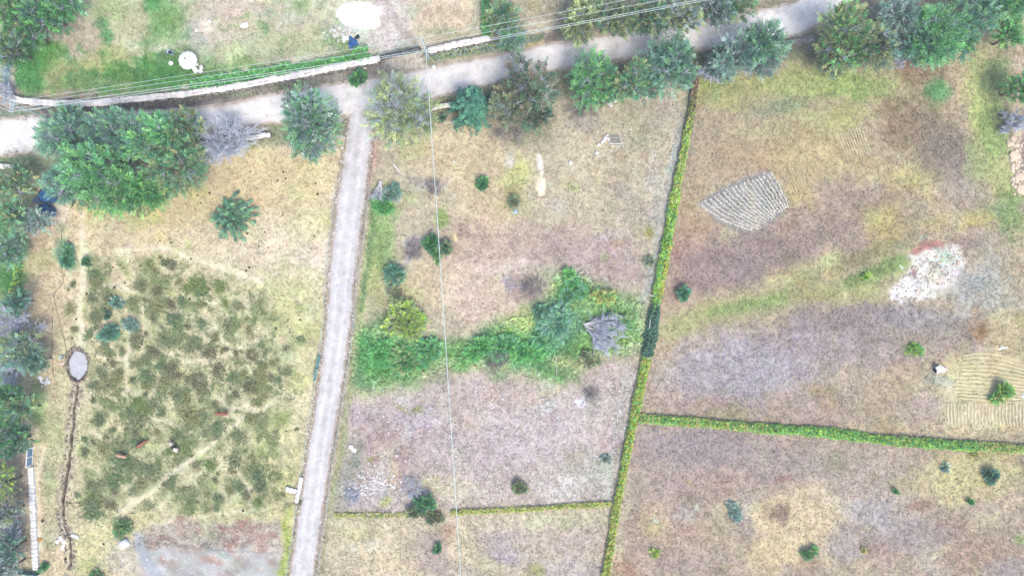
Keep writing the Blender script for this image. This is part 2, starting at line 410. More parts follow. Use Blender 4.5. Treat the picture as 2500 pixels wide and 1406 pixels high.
# -- left pasture
B(700,620,170,120,(228,208,178),0.75); B(740,660,90,60,(233,214,196),0.7); B(560,600,120,40,(226,206,172),0.6); B(430,500,200,50,(217,196,150),0.6)
B(640,440,120,60,(222,198,150),0.7); B(700,480,90,60,(219,200,152),0.6); B(760,440,50,60,(220,206,150),0.6); B(500,440,50,24,(190,170,140),0.5)
B(470,520,120,30,(219,201,150),0.5); B(300,560,120,60,(221,199,158),0.6); B(110,600,50,90,(222,200,160),0.7); B(90,700,40,120,(218,192,155),0.7); B(115,820,40,120,(214,190,156),0.7)
B(95,560,30,30,(196,168,142),0.6); B(130,520,40,40,(205,190,175),0.7); B(100,640,30,30,(178,186,120),0.4)
B(455,1000,300,330,(211,205,160),0.85); B(640,830,120,150,(219,210,166),0.75); B(720,780,60,120,(216,210,150),0.6); B(690,1050,70,130,(221,212,168),0.7); B(700,700,60,70,(210,208,140),0.5)
B(680,1150,60,120,(216,208,150),0.7); B(600,1260,140,30,(218,208,150),0.7); B(330,1290,70,40,(220,206,150),0.7); B(250,1340,90,50,(216,208,150),0.7); B(225,1390,60,20,(180,188,112),0.6)
B(130,1000,40,80,(206,192,152),0.6); B(95,980,14,50,(156,190,110),0.75); B(105,1010,20,60,(170,192,120),0.5); B(140,1060,26,50,(184,192,134),0.6); B(125,1170,22,70,(178,190,130),0.6); B(100,1260,16,50,(222,196,160),0.8)
B(105,1130,18,40,(214,196,160),0.6); B(110,1320,22,20,(176,180,130),0.6); B(130,1360,50,20,(226,204,165),0.7); B(135,1300,30,30,(190,186,150),0.6); B(60,1200,14,120,(180,160,148),0.6)
B(705,1330,14,80,(186,200,96),0.85); B(690,1390,16,24,(160,184,80),0.8); B(300,1380,50,30,(204,192,176),0.7); B(290,1340,30,26,(205,196,180),0.6)
B(150,620,18,28,(120,170,130),0.75); B(165,640,20,20,(140,180,140),0.5); B(145,560,14,14,(165,190,140),0.5); B(210,1230,26,16,(226,200,160),0.6)
for x, y, r in [(240,500,60),(330,520,60),(740,560,50),(800,540,30),(720,680,40),(600,560,40),(745,800,30),(740,930,30),(480,470,30),(780,690,20)]:
    B(x, y, r, r*0.7, (196,200,124), 0.45)
for i in range(60):
    x, y = rnd.uniform(210, 740), rnd.uniform(560, 1280)
    B(x, y, rnd.uniform(12,30), rnd.uniform(8,20), rnd.choice([(182,192,122),(196,198,130),(224,212,176),(170,184,112),(226,214,186)]), rnd.uniform(.3,.6), rnd.uniform(0,180))
for q in [(20,640,40,110,(120,176,100)),(30,700,26,40,(96,160,84)),(12,940,26,60,(104,164,92)),(10,1010,30,40,(90,150,90)),(15,860,40,40,(110,150,110))]: B(*q[:4], q[4], 0.85)
for t in range(170):
    x, y = rnd.uniform(215, 720), rnd.uniform(640, 1260)
    if x-215 < (640-y)*.2+560 and (x < 560 or y > 760): B(x, y, rnd.uniform(14, 34), rnd.uniform(10, 22), rnd.choice([(160,170,112),(176,180,124),(150,160,108),(188,190,136)]), rnd.uniform(.3, .65), rnd.uniform(0, 180))
# trodden cattle paths
PATHS = [([(205,520),(200,600),(203,700),(195,760),(200,850)], 20), ([(300,1250),(360,1205),(430,1150),(500,1100),(560,1050),(620,1000),(660,985)], 15),
         ([(330,610),(400,607),(470,630),(560,660),(640,690)], 12), ([(310,760),(312,850),(308,920),(310,960)], 11), ([(345,740),(352,800),(345,860)], 10),
         ([(300,960),(340,1000),(400,1030),(450,1050)], 9), ([(400,860),(450,880),(520,880),(560,860),(640,830)], 11), ([(230,1050),(255,1080),(240,1110)], 8),
         ([(520,880),(510,950),(560,1000),(620,990)], 9), ([(235,870),(300,880),(320,860)], 9), ([(250,700),(290,690),(330,720)], 9), ([(380,1280),(560,1250),(650,1240)], 9),
         ([(560,1120),(600,1180),(620,1240)], 8), ([(200,950),(280,970),(330,960)], 8), ([(450,720),(520,740),(600,720)], 10), ([(60,520),(120,500),(205,525)], 16), ([(110,1100),(90,1160),(95,1240),(100,1340)], 14)]
for p, w in PATHS: Lk(p, w*.85, (229,214,184), 0.75, .8, .7)
# grey ash and gravel ground at the foot of the pasture
Pg([(340,1300),(400,1275),(560,1268),(680,1275),(692,1300),(684,1420),(400,1500),(345,1440),(325,1340)], (198,184,168), 0.9, 14)
Pg([(325,1325),(370,1330),(560,1342),(688,1345),(680,1480),(395,1480)], (184,180,176), 0.92, 15, .8)
for i in range(70):
    x, y = rnd.uniform(335, 690), rnd.uniform(1325, 1420); B(x, y, rnd.uniform(8, 24), rnd.uniform(4, 12), rnd.choice([(160,150,140),(192,182,170),(172,158,144),(204,200,196),(156,150,144),(186,150,134)]), rnd.uniform(.3, .7), rnd.uniform(-20, 20))
Lk([(335,1310),(345,1350),(380,1400)], 26, (176,180,186), 0.7)
for i in range(60):
    x = rnd.uniform(375, 668); y = rnd.uniform(1272, 1342); k = (x-350)/320
    if rnd.random() < 0.35+0.6*k: B(x, y, rnd.uniform(6,15), rnd.uniform(5,10), rnd.choice([(182,142,126),(172,130,116),(190,156,140)]), rnd.uniform(.3,.7))
Lk([(368,1328),(470,1336),(600,1345),(690,1350)], 5, (140,132,124), 0.4)
# -- middle field
B(1150,400,120,80,(215,194,150),0.7); B(1100,360,60,40,(219,200,160),0.6); B(1010,350,40,40,(196,196,134),0.6); B(1260,430,40,40,(190,196,118),0.7); B(1250,490,30,24,(184,164,100),0.6)
B(1260,510,50,30,(200,198,140),0.5); B(1180,520,70,50,(214,190,150),0.6); B(1150,600,100,60,(212,182,158),0.7); B(1300,600,150,60,(200,174,158),0.65); B(1420,610,120,50,(192,165,155),0.7)
B(1500,660,80,50,(192,166,162),0.7); B(1150,700,90,70,(220,192,170),0.7); B(1060,690,50,40,(224,203,150),0.6); B(1230,650,80,24,(226,206,198),0.5); B(1200,760,80,40,(214,188,168),0.6)
B(1280,705,46,34,(168,148,140),0.75); B(1250,690,20,20,(160,152,168),0.6); B(1300,680,40,16,(178,155,145),0.6); B(1400,480,110,50,(206,190,160),0.5); B(1500,420,70,60,(206,190,158),0.5)
B(1520,470,30,20,(170,148,128),0.6); B(1560,300,60,60,(180,176,144),0.6); B(1620,260,40,60,(190,176,160),0.5); B(1330,330,60,30,(200,184,158),0.6); B(1280,310,70,55,(140,140,112),0.75)  # last patch paints the thin shade below the brownish tree into the ground colour
B(1440,250,80,30,(182,172,148),0.6); B(1420,290,40,20,(160,155,150),0.5); B(1550,530,40,30,(196,182,165),0.5); B(1510,595,14,12,(190,162,92),0.85); B(1590,570,14,12,(176,170,90),0.85); B(1482,632,11,9,(150,172,92),0.85)
B(1600,470,20,80,(196,192,186),0.5); B(1655,330,14,70,(186,190,182),0.5); B(1580,660,20,40,(182,176,160),0.5); B(1490,580,40,20,(196,180,190),0.4); B(1410,460,14,10,(168,180,110),0.6)
B(1080,530,18,22,(140,172,86),0.75); B(1000,470,30,30,(180,190,130),0.6); B(930,520,40,60,(150,184,112),0.7); B(920,600,34,60,(156,186,110),0.75); B(940,640,40,40,(140,175,105),0.5); B(900,680,24,60,(180,192,110),0.6)
B(1010,450,30,20,(204,190,176),0.6); B(1060,460,40,14,(204,192,190),0.7); B(1240,385,14,16,(215,212,206),0.8); B(1010,600,18,24,(176,168,168),0.75,60); Lk([(1020,590),(985,660)], 12, (172,164,168), 0.8)
B(960,720,60,50,(186,190,116),0.5); B(870,800,20,80,(182,186,112),0.6)
# green belt across the middle
Pg([(862,800),(930,770),(1060,830),(1160,830),(1230,780),(1330,740),(1345,670),(1420,665),(1470,700),(1530,730),(1580,740),(1570,860),(1500,865),(1440,880),(1400,935),(1330,930),(1240,905),(1180,905),(1100,900),(1060,920),(960,955),(850,945)], (136,178,112), 0.88, 30, 1.0)
B(940,880,80,50,(96,156,86),0.7); B(890,850,30,40,(88,158,86),0.6); B(1010,900,60,40,(132,164,104),0.6); B(1130,860,40,30,(112,164,84),0.6); B(1190,840,50,30,(84,152,96),0.6); B(1370,790,60,50,(104,150,120),0.7)
B(1290,850,60,40,(80,150,86),0.6); B(1350,840,40,40,(70,142,96),0.4); B(1480,840,60,26,(150,184,86),0.8); B(1520,780,40,30,(128,166,96),0.6); B(1440,720,50,30,(120,152,88),0.5); B(1430,850,50,20,(120,166,84),0.6)
B(1380,890,40,20,(198,194,134),0.6); B(1350,930,24,16,(120,170,96),0.7); B(1220,925,24,12,(124,172,92),0.7); B(1440,880,30,16,(150,150,104),0.6); B(1250,820,30,16,(150,178,80),0.5)
B(1270,780,40,20,(206,200,120),0.5); B(1330,900,20,14,(96,160,100),0.5); B(1060,930,60,14,(160,172,126),0.6); B(870,920,16,24,(110,150,100),0.6)
# lower middle field, purple grey stubble with white stones
Pg([(845,985),(960,965),(1100,915),(1230,925),(1400,950),(1500,880),(1560,890),(1500,1225),(1100,1245),(830,1250)], (201,183,176), 0.8, 22)
B(960,1060,90,60,(190,166,164),0.7); B(940,1090,60,40,(186,160,158),0.6); B(1020,1010,60,30,(190,178,182),0.6); B(900,1010,40,40,(196,178,172),0.5); B(1150,1100,120,60,(204,184,180),0.6); B(1320,1060,140,70,(208,192,190),0.7)
B(1290,970,50,24,(214,188,176),0.6); B(1480,920,50,40,(206,186,176),0.6); B(1430,1000,60,40,(200,188,176),0.5); B(1340,1180,140,40,(208,192,180),0.6); B(1440,1160,50,60,(192,190,176),0.6); B(1370,1200,50,20,(222,214,204),0.6)
B(980,1000,24,10,(190,176,120),0.6); B(1012,992,8,8,(140,150,80),0.6); B(905,1118,9,8,(150,160,86),0.7); B(935,1220,18,16,(178,186,106),0.85); B(960,1165,16,30,(222,200,164),0.7); B(1060,1190,40,30,(214,202,150),0.6)
B(1130,1200,60,24,(220,208,176),0.7); B(990,1060,10,50,(214,208,204),0.6,30); B(1000,1200,40,14,(196,186,176),0.6); B(860,1130,24,60,(150,160,138),0.6); B(845,1200,30,30,(140,150,140),0.6); B(930,1180,24,30,(214,206,204),0.6)
B(890,1200,40,30,(196,182,182),0.6); B(1330,990,24,10,(198,200,194),0.6); B(1405,985,16,12,(222,214,224),0.8); B(1350,960,26,12,(206,196,150),0.5)
Lk([(1480,1210),(1510,1050),(1540,920)], 30, (200,196,186), 0.6); Lk([(1655,330),(1635,450),(1600,640),(1575,740)], 20, (190,192,184), 0.7); Lk([(1690,205),(1672,330)], 26, (172,176,166), 0.7)
# bottom middle
Pg([(800,1265),(1000,1262),(1490,1245),(1460,1900),(740,1900)], (212,196,166), 0.85, 10)
B(960,1320,140,50,(220,202,165),0.7); B(1000,1390,120,30,(218,198,160),0.6); B(880,1300,50,16,(200,196,140),0.5); B(1040,1330,50,50,(176,158,146),0.6); B(1060,1360,40,50,(182,162,156),0.6); B(1150,1330,40,30,(220,202,160),0.5)
B(1280,1320,120,40,(206,186,172),0.6); B(1230,1350,60,40,(192,176,178),0.6); B(1420,1330,70,50,(196,176,166),0.6); B(1380,1390,80,30,(196,182,186),0.6); B(1180,1385,40,16,(206,204,150),0.6); B(1315,1390,18,16,(176,176,108),0.8)
B(1350,1270,70,16,(216,206,176),0.6); B(1440,1275,40,16,(204,200,160),0.5); B(1090,1300,16,24,(196,150,126),0.5); B(1060,1260,16,10,(200,138,104),0.7); B(880,1260,40,8,(190,190,140),0.6); B(1130,1390,60,16,(186,166,160),0.5)
Lk([(905,420),(895,560),(878,700),(862,830),(850,960),(820,1120),(795,1260),(770,1420)], 26, (180,186,132), 0.7); Lk([(915,500),(900,640),(880,760)], 12, (120,158,100), 0.6); Lk([(806,1100),(792,1200),(775,1330)], 10, (120,152,118), 0.7)
Lk([(915,350),(905,430),(898,500)], 18, (206,160,140), 0.4)
Lk([(800,1265),(785,1406)], 5, (140,130,110), 0.5)
for dx_, w_, c_, src in [(-5, 5, (128,116,108), 'TL'), (5, 6, (136,120,110), 'TR'), (12, 8, (206,176,158), 'TR')]:
    Lk([(x+dx_, y) for x, y in (TRACKL if src == 'TL' else TRACKR)], w_, c_, 0.7, warp=0.12)
# -- upper right field
B(1780,300,90,60,(186,168,140),0.6); B(1800,230,120,40,(182,180,112),0.7); B(1960,200,110,40,(178,184,106),0.7); B(2080,210,80,40,(160,184,100),0.75); B(2150,190,60,30,(176,176,112),0.6); B(1750,210,50,30,(160,172,104),0.6)
B(1900,260,90,40,(176,170,138),0.6); B(1900,330,120,40,(190,178,132),0.6); B(2000,300,80,40,(188,184,120),0.6); B(1930,260,40,16,(140,168,118),0.5); B(1870,270,50,16,(150,160,128),0.5); B(2080,280,60,30,(186,186,110),0.5)
B(1870,390,70,40,(190,158,124),0.6); B(1760,400,60,40,(186,160,130),0.5); B(1820,360,90,20,(190,166,130),0.5); B(1700,500,60,60,(200,174,134),0.5); B(2000,380,120,50,(206,184,128),0.65); B(1950,500,50,50,(208,186,120),0.6); B(1690,560,40,30,(200,172,130),0.6)
B(2250,180,60,40,(150,132,100),0.7); B(2230,260,70,40,(158,146,104),0.6); B(2285,225,34,24,(116,176,110),0.9); B(2250,330,90,50,(160,138,112),0.75,30); B(2310,370,60,60,(150,132,118),0.75,60); B(2340,430,50,40,(176,160,150),0.7); B(2200,310,40,30,(164,134,98),0.6)
B(2290,140,40,20,(164,130,112),0.7); B(2240,160,60,20,(166,136,110),0.5); B(2380,130,40,40,(206,192,146),0.6); B(2400,250,24,100,(186,196,104),0.75); B(2370,200,30,50,(204,196,130),0.6); B(2440,200,30,80,(138,160,100),0.6); B(2460,60,40,24,(186,178,110),0.7)
B(2430,330,24,80,(140,168,88),0.7); B(2450,300,14,30,(130,118,104),0.5); B(2380,380,30,50,(164,180,110),0.6); B(2440,430,40,60,(190,192,118),0.7); B(2400,470,40,30,(190,180,160),0.5); B(2470,520,30,60,(140,170,90),0.7); B(2430,520,30,30,(150,182,126),0.6)
B(2380,530,40,24,(208,192,120),0.7); B(2330,480,60,30,(184,166,150),0.5); B(2170,440,80,40,(200,182,130),0.6); B(2100,480,90,40,(176,152,138),0.7); B(2150,530,60,40,(188,170,120),0.6); B(2250,440,60,40,(196,186,120),0.5); B(2160,570,40,50,(206,188,110),0.7)
B(1990,540,100,36,(170,146,132),0.7); B(1870,620,130,50,(166,140,132),0.75); B(1760,660,110,50,(168,142,138),0.75); B(1680,640,50,70,(178,146,134),0.6); B(1652,620,14,26,(200,140,120),0.35); B(2060,590,80,40,(170,148,138),0.6); B(1890,560,40,24,(174,136,118),0.6)
B(1700,560,60,40,(188,152,128),0.5); B(1800,590,60,20,(178,156,140),0.5); B(1655,710,20,30,(160,120,120),0.5); B(2200,560,40,40,(172,156,120),0.5); B(2030,655,60,20,(180,160,140),0.4); B(2290,540,50,20,(200,184,120),0.5); B(2350,590,40,24,(164,140,130),0.6)
Lk([(1650,800),(1760,745),(1850,700),(1930,680),(2000,650),(2040,628)], 46, (206,194,132), 0.6, .9); Lk([(1930,690),(1990,665),(2040,632)], 26, (186,200,140), 0.55, .9)
Lk([(1620,815),(1720,775),(1850,745),(1960,715),(2100,690),(2180,660),(2230,620)], 48, (172,178,118), 0.65, .9); Lk([(1740,760),(1860,738),(1920,722)], 24, (154,184,104), 0.6, .9); Lk([(2080,690),(2150,660),(2200,640)], 36, (130,160,88), 0.7); B(2100,710,60,30,(176,184,116),0.6)
Lk([(2050,655),(2120,620),(2190,600)], 30, (150,150,98), 0.5); B(2020,720,80,20,(190,178,116),0.5); B(2110,676,9,8,(170,210,90),0.9)
B(1880,870,180,70,(178,164,164),0.85); B(1800,920,160,70,(182,170,174),0.7); B(1700,900,60,60,(186,168,164),0.6); B(1620,860,30,40,(204,180,146),0.6); B(1640,960,50,40,(192,168,158),0.6); B(2050,780,120,40,(160,142,140),0.7); B(2150,760,100,24,(168,154,150),0.7)
B(1960,840,100,40,(170,150,146),0.6); B(2130,850,120,60,(174,158,154),0.7); B(2250,780,110,36,(170,164,166),0.7); B(2380,700,70,50,(178,176,174),0.75); B(2420,640,40,50,(186,184,170),0.6); B(2330,830,80,40,(172,152,144),0.6); B(2450,740,40,50,(196,196,176),0.6)
B(2430,870,70,50,(206,190,140),0.7); B(2460,800,40,40,(210,192,144),0.7); B(2370,900,60,50,(200,188,130),0.7); B(2120,920,140,50,(192,172,146),0.7); B(2200,960,100,40,(194,172,142),0.6); B(2020,960,120,40,(184,168,152),0.6); B(2210,900,40,40,(186,160,132),0.5)
B(1800,985,200,24,(176,154,146),0.6); B(2000,1020,120,20,(178,154,146),0.6); B(2230,1010,70,30,(186,166,150),0.6); B(2390,820,20,12,(178,140,96),0.7); B(2230,855,20,17,(134,172,82),0.92); B(2300,935,36,14,(176,190,176),0.6); B(2400,975,100,80,(216,204,160),0.8); B(2470,1040,40,12,(222,200,150),0.8)
B(2340,1050,40,14,(214,194,150),0.7); Lk([(2510,280),(2498,330),(2500,400),(2512,470)], 22, (176,150,142), 0.8); Lk([(2490,310),(2476,360),(2482,420),(2490,470)], 24, (222,206,176), 0.6); B(2370,965,26,16,(176,172,130),0.7); B(1840,530,70,60,(186,180,168),0.5)
Pg([(1706,497),(1740,472),(1780,450),(1830,432),(1882,416),(1905,450),(1929,505),(1890,538),(1842,569),(1795,560),(1755,545),(1728,520)], (166,166,164), 0.9, 6, .35)
Lk([(1830,470),(1848,520),(1850,560)], 16, (196,186,160), .6)
# pale rubble ground and red earth at the right
Pg([(2178,728),(2190,690),(2225,650),(2240,620),(2290,600),(2345,600),(2362,640),(2340,690),(2280,725),(2235,733)], (224,216,206), 0.95, 7)
B(2200,715,24,18,(236,232,232),0.8); B(2310,640,30,20,(200,214,200),0.6); B(2229,672,9,9,(150,112,110),0.9); B(2270,670,40,16,(214,212,180),0.5); B(2320,625,14,8,(140,180,160),0.6); B(2295,690,26,10,(214,190,170),0.6)
Pg([(2224,612),(2250,596),(2285,588),(2304,592),(2302,604),(2262,612),(2238,624),(2224,624)], (190,134,122), 0.9, 5, 0.4)
B(2260,582,20,5,(224,214,196),0.8)
for i in range(46):
    x, y = rnd.gauss(2272, 42), rnd.gauss(668, 28); B(x, y, rnd.uniform(4, 11), rnd.uniform(3, 7), rnd.choice([(150,160,140),(186,196,160),(170,180,176),(196,206,170),(120,120,116),(240,240,238),(214,196,176)]), rnd.uniform(.5, .85))
# -- lower right field
B(1700,1090,160,50,(174,154,152),0.7); B(1640,1180,90,60,(184,164,156),0.6); B(1900,1130,130,50,(176,156,148),0.65); B(2060,1120,120,40,(184,170,150),0.6); B(1760,1180,80,50,(186,158,146),0.6); B(1920,1165,26,10,(160,104,92),0.6)
B(1950,1280,120,80,(220,198,156),0.85,-20); B(1880,1260,50,40,(216,196,152),0.6); B(1890,1350,60,40,(218,194,146),0.7); B(1908,1254,28,28,(158,132,110),0.9); B(2000,1240,60,40,(214,196,166),0.6); B(1750,1310,80,40,(196,178,142),0.6); B(1640,1330,80,50,(190,164,146),0.6)
B(1700,1380,110,24,(184,164,152),0.6); B(1530,1380,40,40,(186,150,132),0.5); B(1600,1270,40,40,(204,178,136),0.5); B(1785,1250,30,26,(206,198,150),0.5); B(1820,1290,40,30,(170,152,152),0.6); B(1660,1210,40,40,(176,150,146),0.5)
B(2150,1200,140,60,(188,172,160),0.6); B(2130,1260,60,40,(180,176,180),0.6); B(2220,1310,80,30,(182,166,162),0.6); B(2240,1240,30,14,(160,126,106),0.7); B(2360,1170,110,60,(214,200,138),0.7); B(2420,1130,60,40,(208,196,140),0.6); B(2270,1190,70,40,(204,186,140),0.5)
B(2400,1290,90,30,(184,168,136),0.6); Lk([(2280,1360),(2380,1290),(2500,1220)], 16, (216,198,160), 0.6); B(2400,1360,80,40,(184,150,126),0.6); B(2180,1330,60,14,(172,146,132),0.6); B(2110,1390,120,24,(200,184,150),0.6); B(2330,1300,40,30,(190,150,128),0.5); B(2460,1390,60,24,(180,168,168),0.6); B(2050,1330,50,40,(182,170,172),0.6)
B(1695,1240,7,7,(205,208,186),0.8); B(1608,1271,8,8,(212,214,204),0.8); B(1678,1185,8,8,(186,178,112),0.7); B(2495,1320,12,12,(160,190,110),0.7)
B(2150,1080,120,14,(186,166,150),0.5); B(2440,1100,70,14,(206,196,120),0.5)
# random mottling everywhere, so that no field stays even
for i in range(900):
    x, y = rnd.uniform(-120, 2620), rnd.uniform(-100, 1500)
    r = rnd.uniform(8, 34); dv = rnd.uniform(-26, 22)
    s = sl(x-r, x+r, y-r, y+r, 20)
    if 0 in GC[s].shape: continue
    d = np.hypot(PX[s]-x, (PY[s]-y)*rnd.uniform(.8, 1.8))/r + fbm(GX[s]/16, GY[s]/16, 2, i % 40)*0.9
    tint = np.array([rnd.uniform(-7, 7), rnd.uniform(-4, 6), rnd.uniform(-9, 9)])
    GC[s] += (dv*0.55+tint)*(1-sst(0.3, 1.4, d))[..., None]
# the broad patches that carry each field
for q in [(1950,1285,105,75,(222,200,160),.8,-20),(1885,1345,55,40,(218,196,152),.6,0),(1908,1256,27,28,(150,128,110),.85,0),(2255,335,80,48,(156,140,118),.6,30),(2312,385,52,62,(150,136,124),.65,60),(1870,615,130,46,(164,144,136),.6,0),(1765,665,110,46,(166,146,142),.6,0),
          (1830,900,190,62,(180,172,176),.6,0),(2080,785,120,36,(160,146,144),.5,0),(2000,390,110,44,(208,190,142),.5,0),(1700,1090,150,44,(172,158,156),.55,0),(1900,1130,130,40,(174,158,150),.5,0),(2370,1170,100,50,(214,202,146),.6,0),(1200,1090,150,60,(200,184,180),.4,0),
          (1430,620,120,46,(190,170,160),.5,0),(1120,690,90,50,(220,198,176),.5,0),(1130,390,110,60,(216,198,160),.5,0),(700,620,150,90,(230,213,186),.5,0),(640,440,110,50,(222,202,158),.5,0),(2250,1310,110,36,(180,168,162),.5,0),(2130,860,130,50,(176,162,158),.5,0)]:
    B(q[0], q[1], q[2], q[3], q[4], q[5], q[6], .45)
for q in [(2400,230,28,110,(188,198,128)),(2432,330,26,80,(166,188,116)),(2470,500,30,60,(158,184,116)),(2440,180,24,50,(160,182,116)),(2090,205,90,34,(164,188,112)),(1960,200,100,34,(182,190,122)),(2380,400,26,50,(178,188,128)),(2360,130,40,30,(186,192,128)),(2455,430,30,50,(196,198,130)),(560,238,60,8,(136,160,112)),(760,200,60,8,(140,162,112)),(330,268,70,8,(138,156,112))]: B(q[0], q[1], q[2], q[3], q[4], .6)
lum = 1 + fbm(GX/9, GY/9, 3, 31)*0.22 + fbm(GX/40, GY/40, 3, 33)*0.12
GC *= lum[..., None]
_m = np.array([196., 184., 158.]); GC = _m+(GC-_m)*1.14; _l = GC.mean(-1, keepdims=True); GC = _l+(GC-_l)*0.86; GC *= np.array([1.005, 1.02, 1.03])

# trench, pond hollow and relief
TRENCH = [(191,925),(187,960),(182,1000),(177,1060),(170,1130),(160,1200),(153,1262),(156,1290),(170,1316),(172,1345),(167,1385)]
GZ = fbm(GX/30, GY/30, 4, 41)*0.16 + fbm(GX/7, GY/7, 2, 42)*0.05
droad = dist_pl(sl(-300, 2700, -250, 450), ROADC, 0.1)
flat = np.ones(GX.shape); flat[sl(-300, 2700, -250, 450)] = 0.35+0.65*sst(40, 62, droad)
dtr = dist_pl(sl(600, 1000, 220, 1600), TRACKC, 0.1); q_ = sl(600, 1000, 220, 1600)
flat[q_] = np.minimum(flat[q_], 0.35+0.65*sst(30, 46, dtr))
GZ *= flat
GZ -= 0.03*(1-flat)
s_ = sl(100, 260, 900, 1410); dT = dist_pl(s_, TRENCH, 0.34)
GZ[s_] += -0.8*(1-sst(1.0, 3.6, dT)) + 0.34*np.exp(-((dT-8.5)/4.0)**2)*np.clip(vn(GX[s_]/5, GY[s_]/5, 51)*2-.7, 0, 1)
mixin(s_, 0.92*(1-sst(2.2, 4.6, dT)), (84,70,68)); mixin(s_, 0.62*np.exp(-((dT-8.5)/4.5)**2)*vn(GX[s_]/7, GY[s_]/7, 52)*1.4, (164,152,150))
s_ = sl(130, 250, 830, 950); dP = np.sqrt(((GX[s_]-190)/23)**2+((GY[s_]-891)/34)**2) + fbm(GX[s_]/9, GY[s_]/9, 3, 61)*0.34
GZ[s_] = GZ[s_]*sst(0.9, 1.5, dP) - 0.55*(1-sst(0.82, 1.1, dP)) + 0.2*np.exp(-((dP-1.22)/0.12)**2)
mixin(s_, np.clip(1.1*np.exp(-((dP-1.08)/0.16)**2)*(.35+1.1*vn(GX[s_]/5, GY[s_]/5, 62)), 0, .95), (74,70,72))
# flat seat for the sand heap etc. is not needed: they sink a little into the ground

def gz(x, y):
    i = np.clip(np.searchsorted(YS, y), 0, NYG-1); j = np.clip(np.searchsorted(XS, x), 0, NXG-1)
    return GZ[i, j]
def gcol(x, y):
    i = np.clip(np.searchsorted(YS, y), 0, NYG-1); j = np.clip(np.searchsorted(XS, x), 0, NXG-1)
    return GC[i, j]

g = MB()
idx = np.arange(NYG*NXG).reshape(NYG, NXG)
f = np.stack([idx[:-1,:-1], idx[1:,:-1], idx[1:,1:], idx[:-1,1:]], -1).reshape(-1, 4)
g.add(np.stack([(GX-1250)*S, (703-GY)*S, GZ], -1).reshape(-1, 3), f, alb(np.clip(GC, 20, 250).reshape(-1, 3)))
tag(g.build("ground", M['ground'], smooth=True), "dry grass fields and trodden pasture seen from above", "ground", kind="structure")

# ------------------------------------------------------------------ roads
def road(name, left, right, n, label, base, edge, ruts, mid, kk=0.92):
    Lp, Rp = pl(left, n), pl(right, n); K = 21
    t = np.linspace(-0.12, 1.12, K)
    jl = fbm(np.arange(n)/6, np.zeros(n), 3, 71)*9; jr = fbm(np.arange(n)/6, np.ones(n)*3, 3, 72)*9
    Lp = Lp + (Lp-Rp)/np.linalg.norm(Lp-Rp, axis=1)[:, None]*jl[:, None]
    Rp = Rp + (Rp-Lp)/np.linalg.norm(Rp-Lp, axis=1)[:, None]*jr[:, None]
    P2 = Lp[:, None]*(1-t)[None, :, None] + Rp[:, None]*t[None, :, None]
    z = 0.065 - 0.20*np.clip(np.abs(t-0.5)*2-0.78, 0, 1)
    z = np.tile(z, (n, 1))
    for r in ruts: z -= 0.035*np.exp(-((t-r)/0.07)**2)[None]
    z += fbm(P2[..., 0]/10, P2[..., 1]/10, 3, 73)*0.05
    c = np.empty((n, K, 3)); c[:] = base
    for r in ruts: c += (np.array(mid)-np.array(base))*(np.exp(-((t-r)/0.09)**2)*0.8)[None, :, None]
    ew = np.clip((np.abs(t-0.5)*2-0.86)/0.2, 0, 1)[None, :]*(0.6+0.8*vn(P2[..., 0]/14, P2[..., 1]/14, 74))
    c += (np.array(edge)-c)*np.clip(ew, 0, 1)[..., None]
    c *= (1+fbm(P2[..., 0]/22, P2[..., 1]/22, 4, 75)*0.16-.10*np.clip(vn(P2[..., 0]/9, P2[..., 1]/13, 76)-.72, 0, 1)*3.5)[..., None]
    v = np.stack([(P2[..., 0]-1250)*S, (703-P2[..., 1])*S, z], -1).reshape(-1, 3)
    I = np.arange(n*K).reshape(n, K)
    f = np.stack([I[:-1,:-1], I[:-1,1:], I[1:,1:], I[1:,:-1]], -1).reshape(-1, 4)[:, ::-1]
    m = MB().add(v, f, alb(np.clip(c, 0, 250).reshape(-1, 3), kk))
    return tag(m.build(name, M['road'], smooth=True), label, "road", kind="structure")
rc = np.array(ROADC, float)
dn = np.gradient(rc, axis=0); dn /= np.linalg.norm(dn, axis=1)[:, None]; nn_ = np.stack([dn[:, 1], -dn[:, 0]], 1)
hw = np.interp(rc[:, 0], [0, 150, 400, 550, 650, 850, 1000, 1240, 1500, 1900, 2000], [44, 39, 30, 27, 32, 40, 38, 29, 30, 36, 40])[:, None]
road("road", rc+nn_*hw, rc-nn_*hw, 700, "pale dusty road crossing the top of the scene", (240,236,232), (200,186,172), (0.3, 0.66), (244,243,244))
road("farm_track", TRACKL, TRACKR, 480, "pale gravel farm track running down from the road", (226,223,222), (190,174,162), (0.3, 0.7), (244,243,246), 0.8)

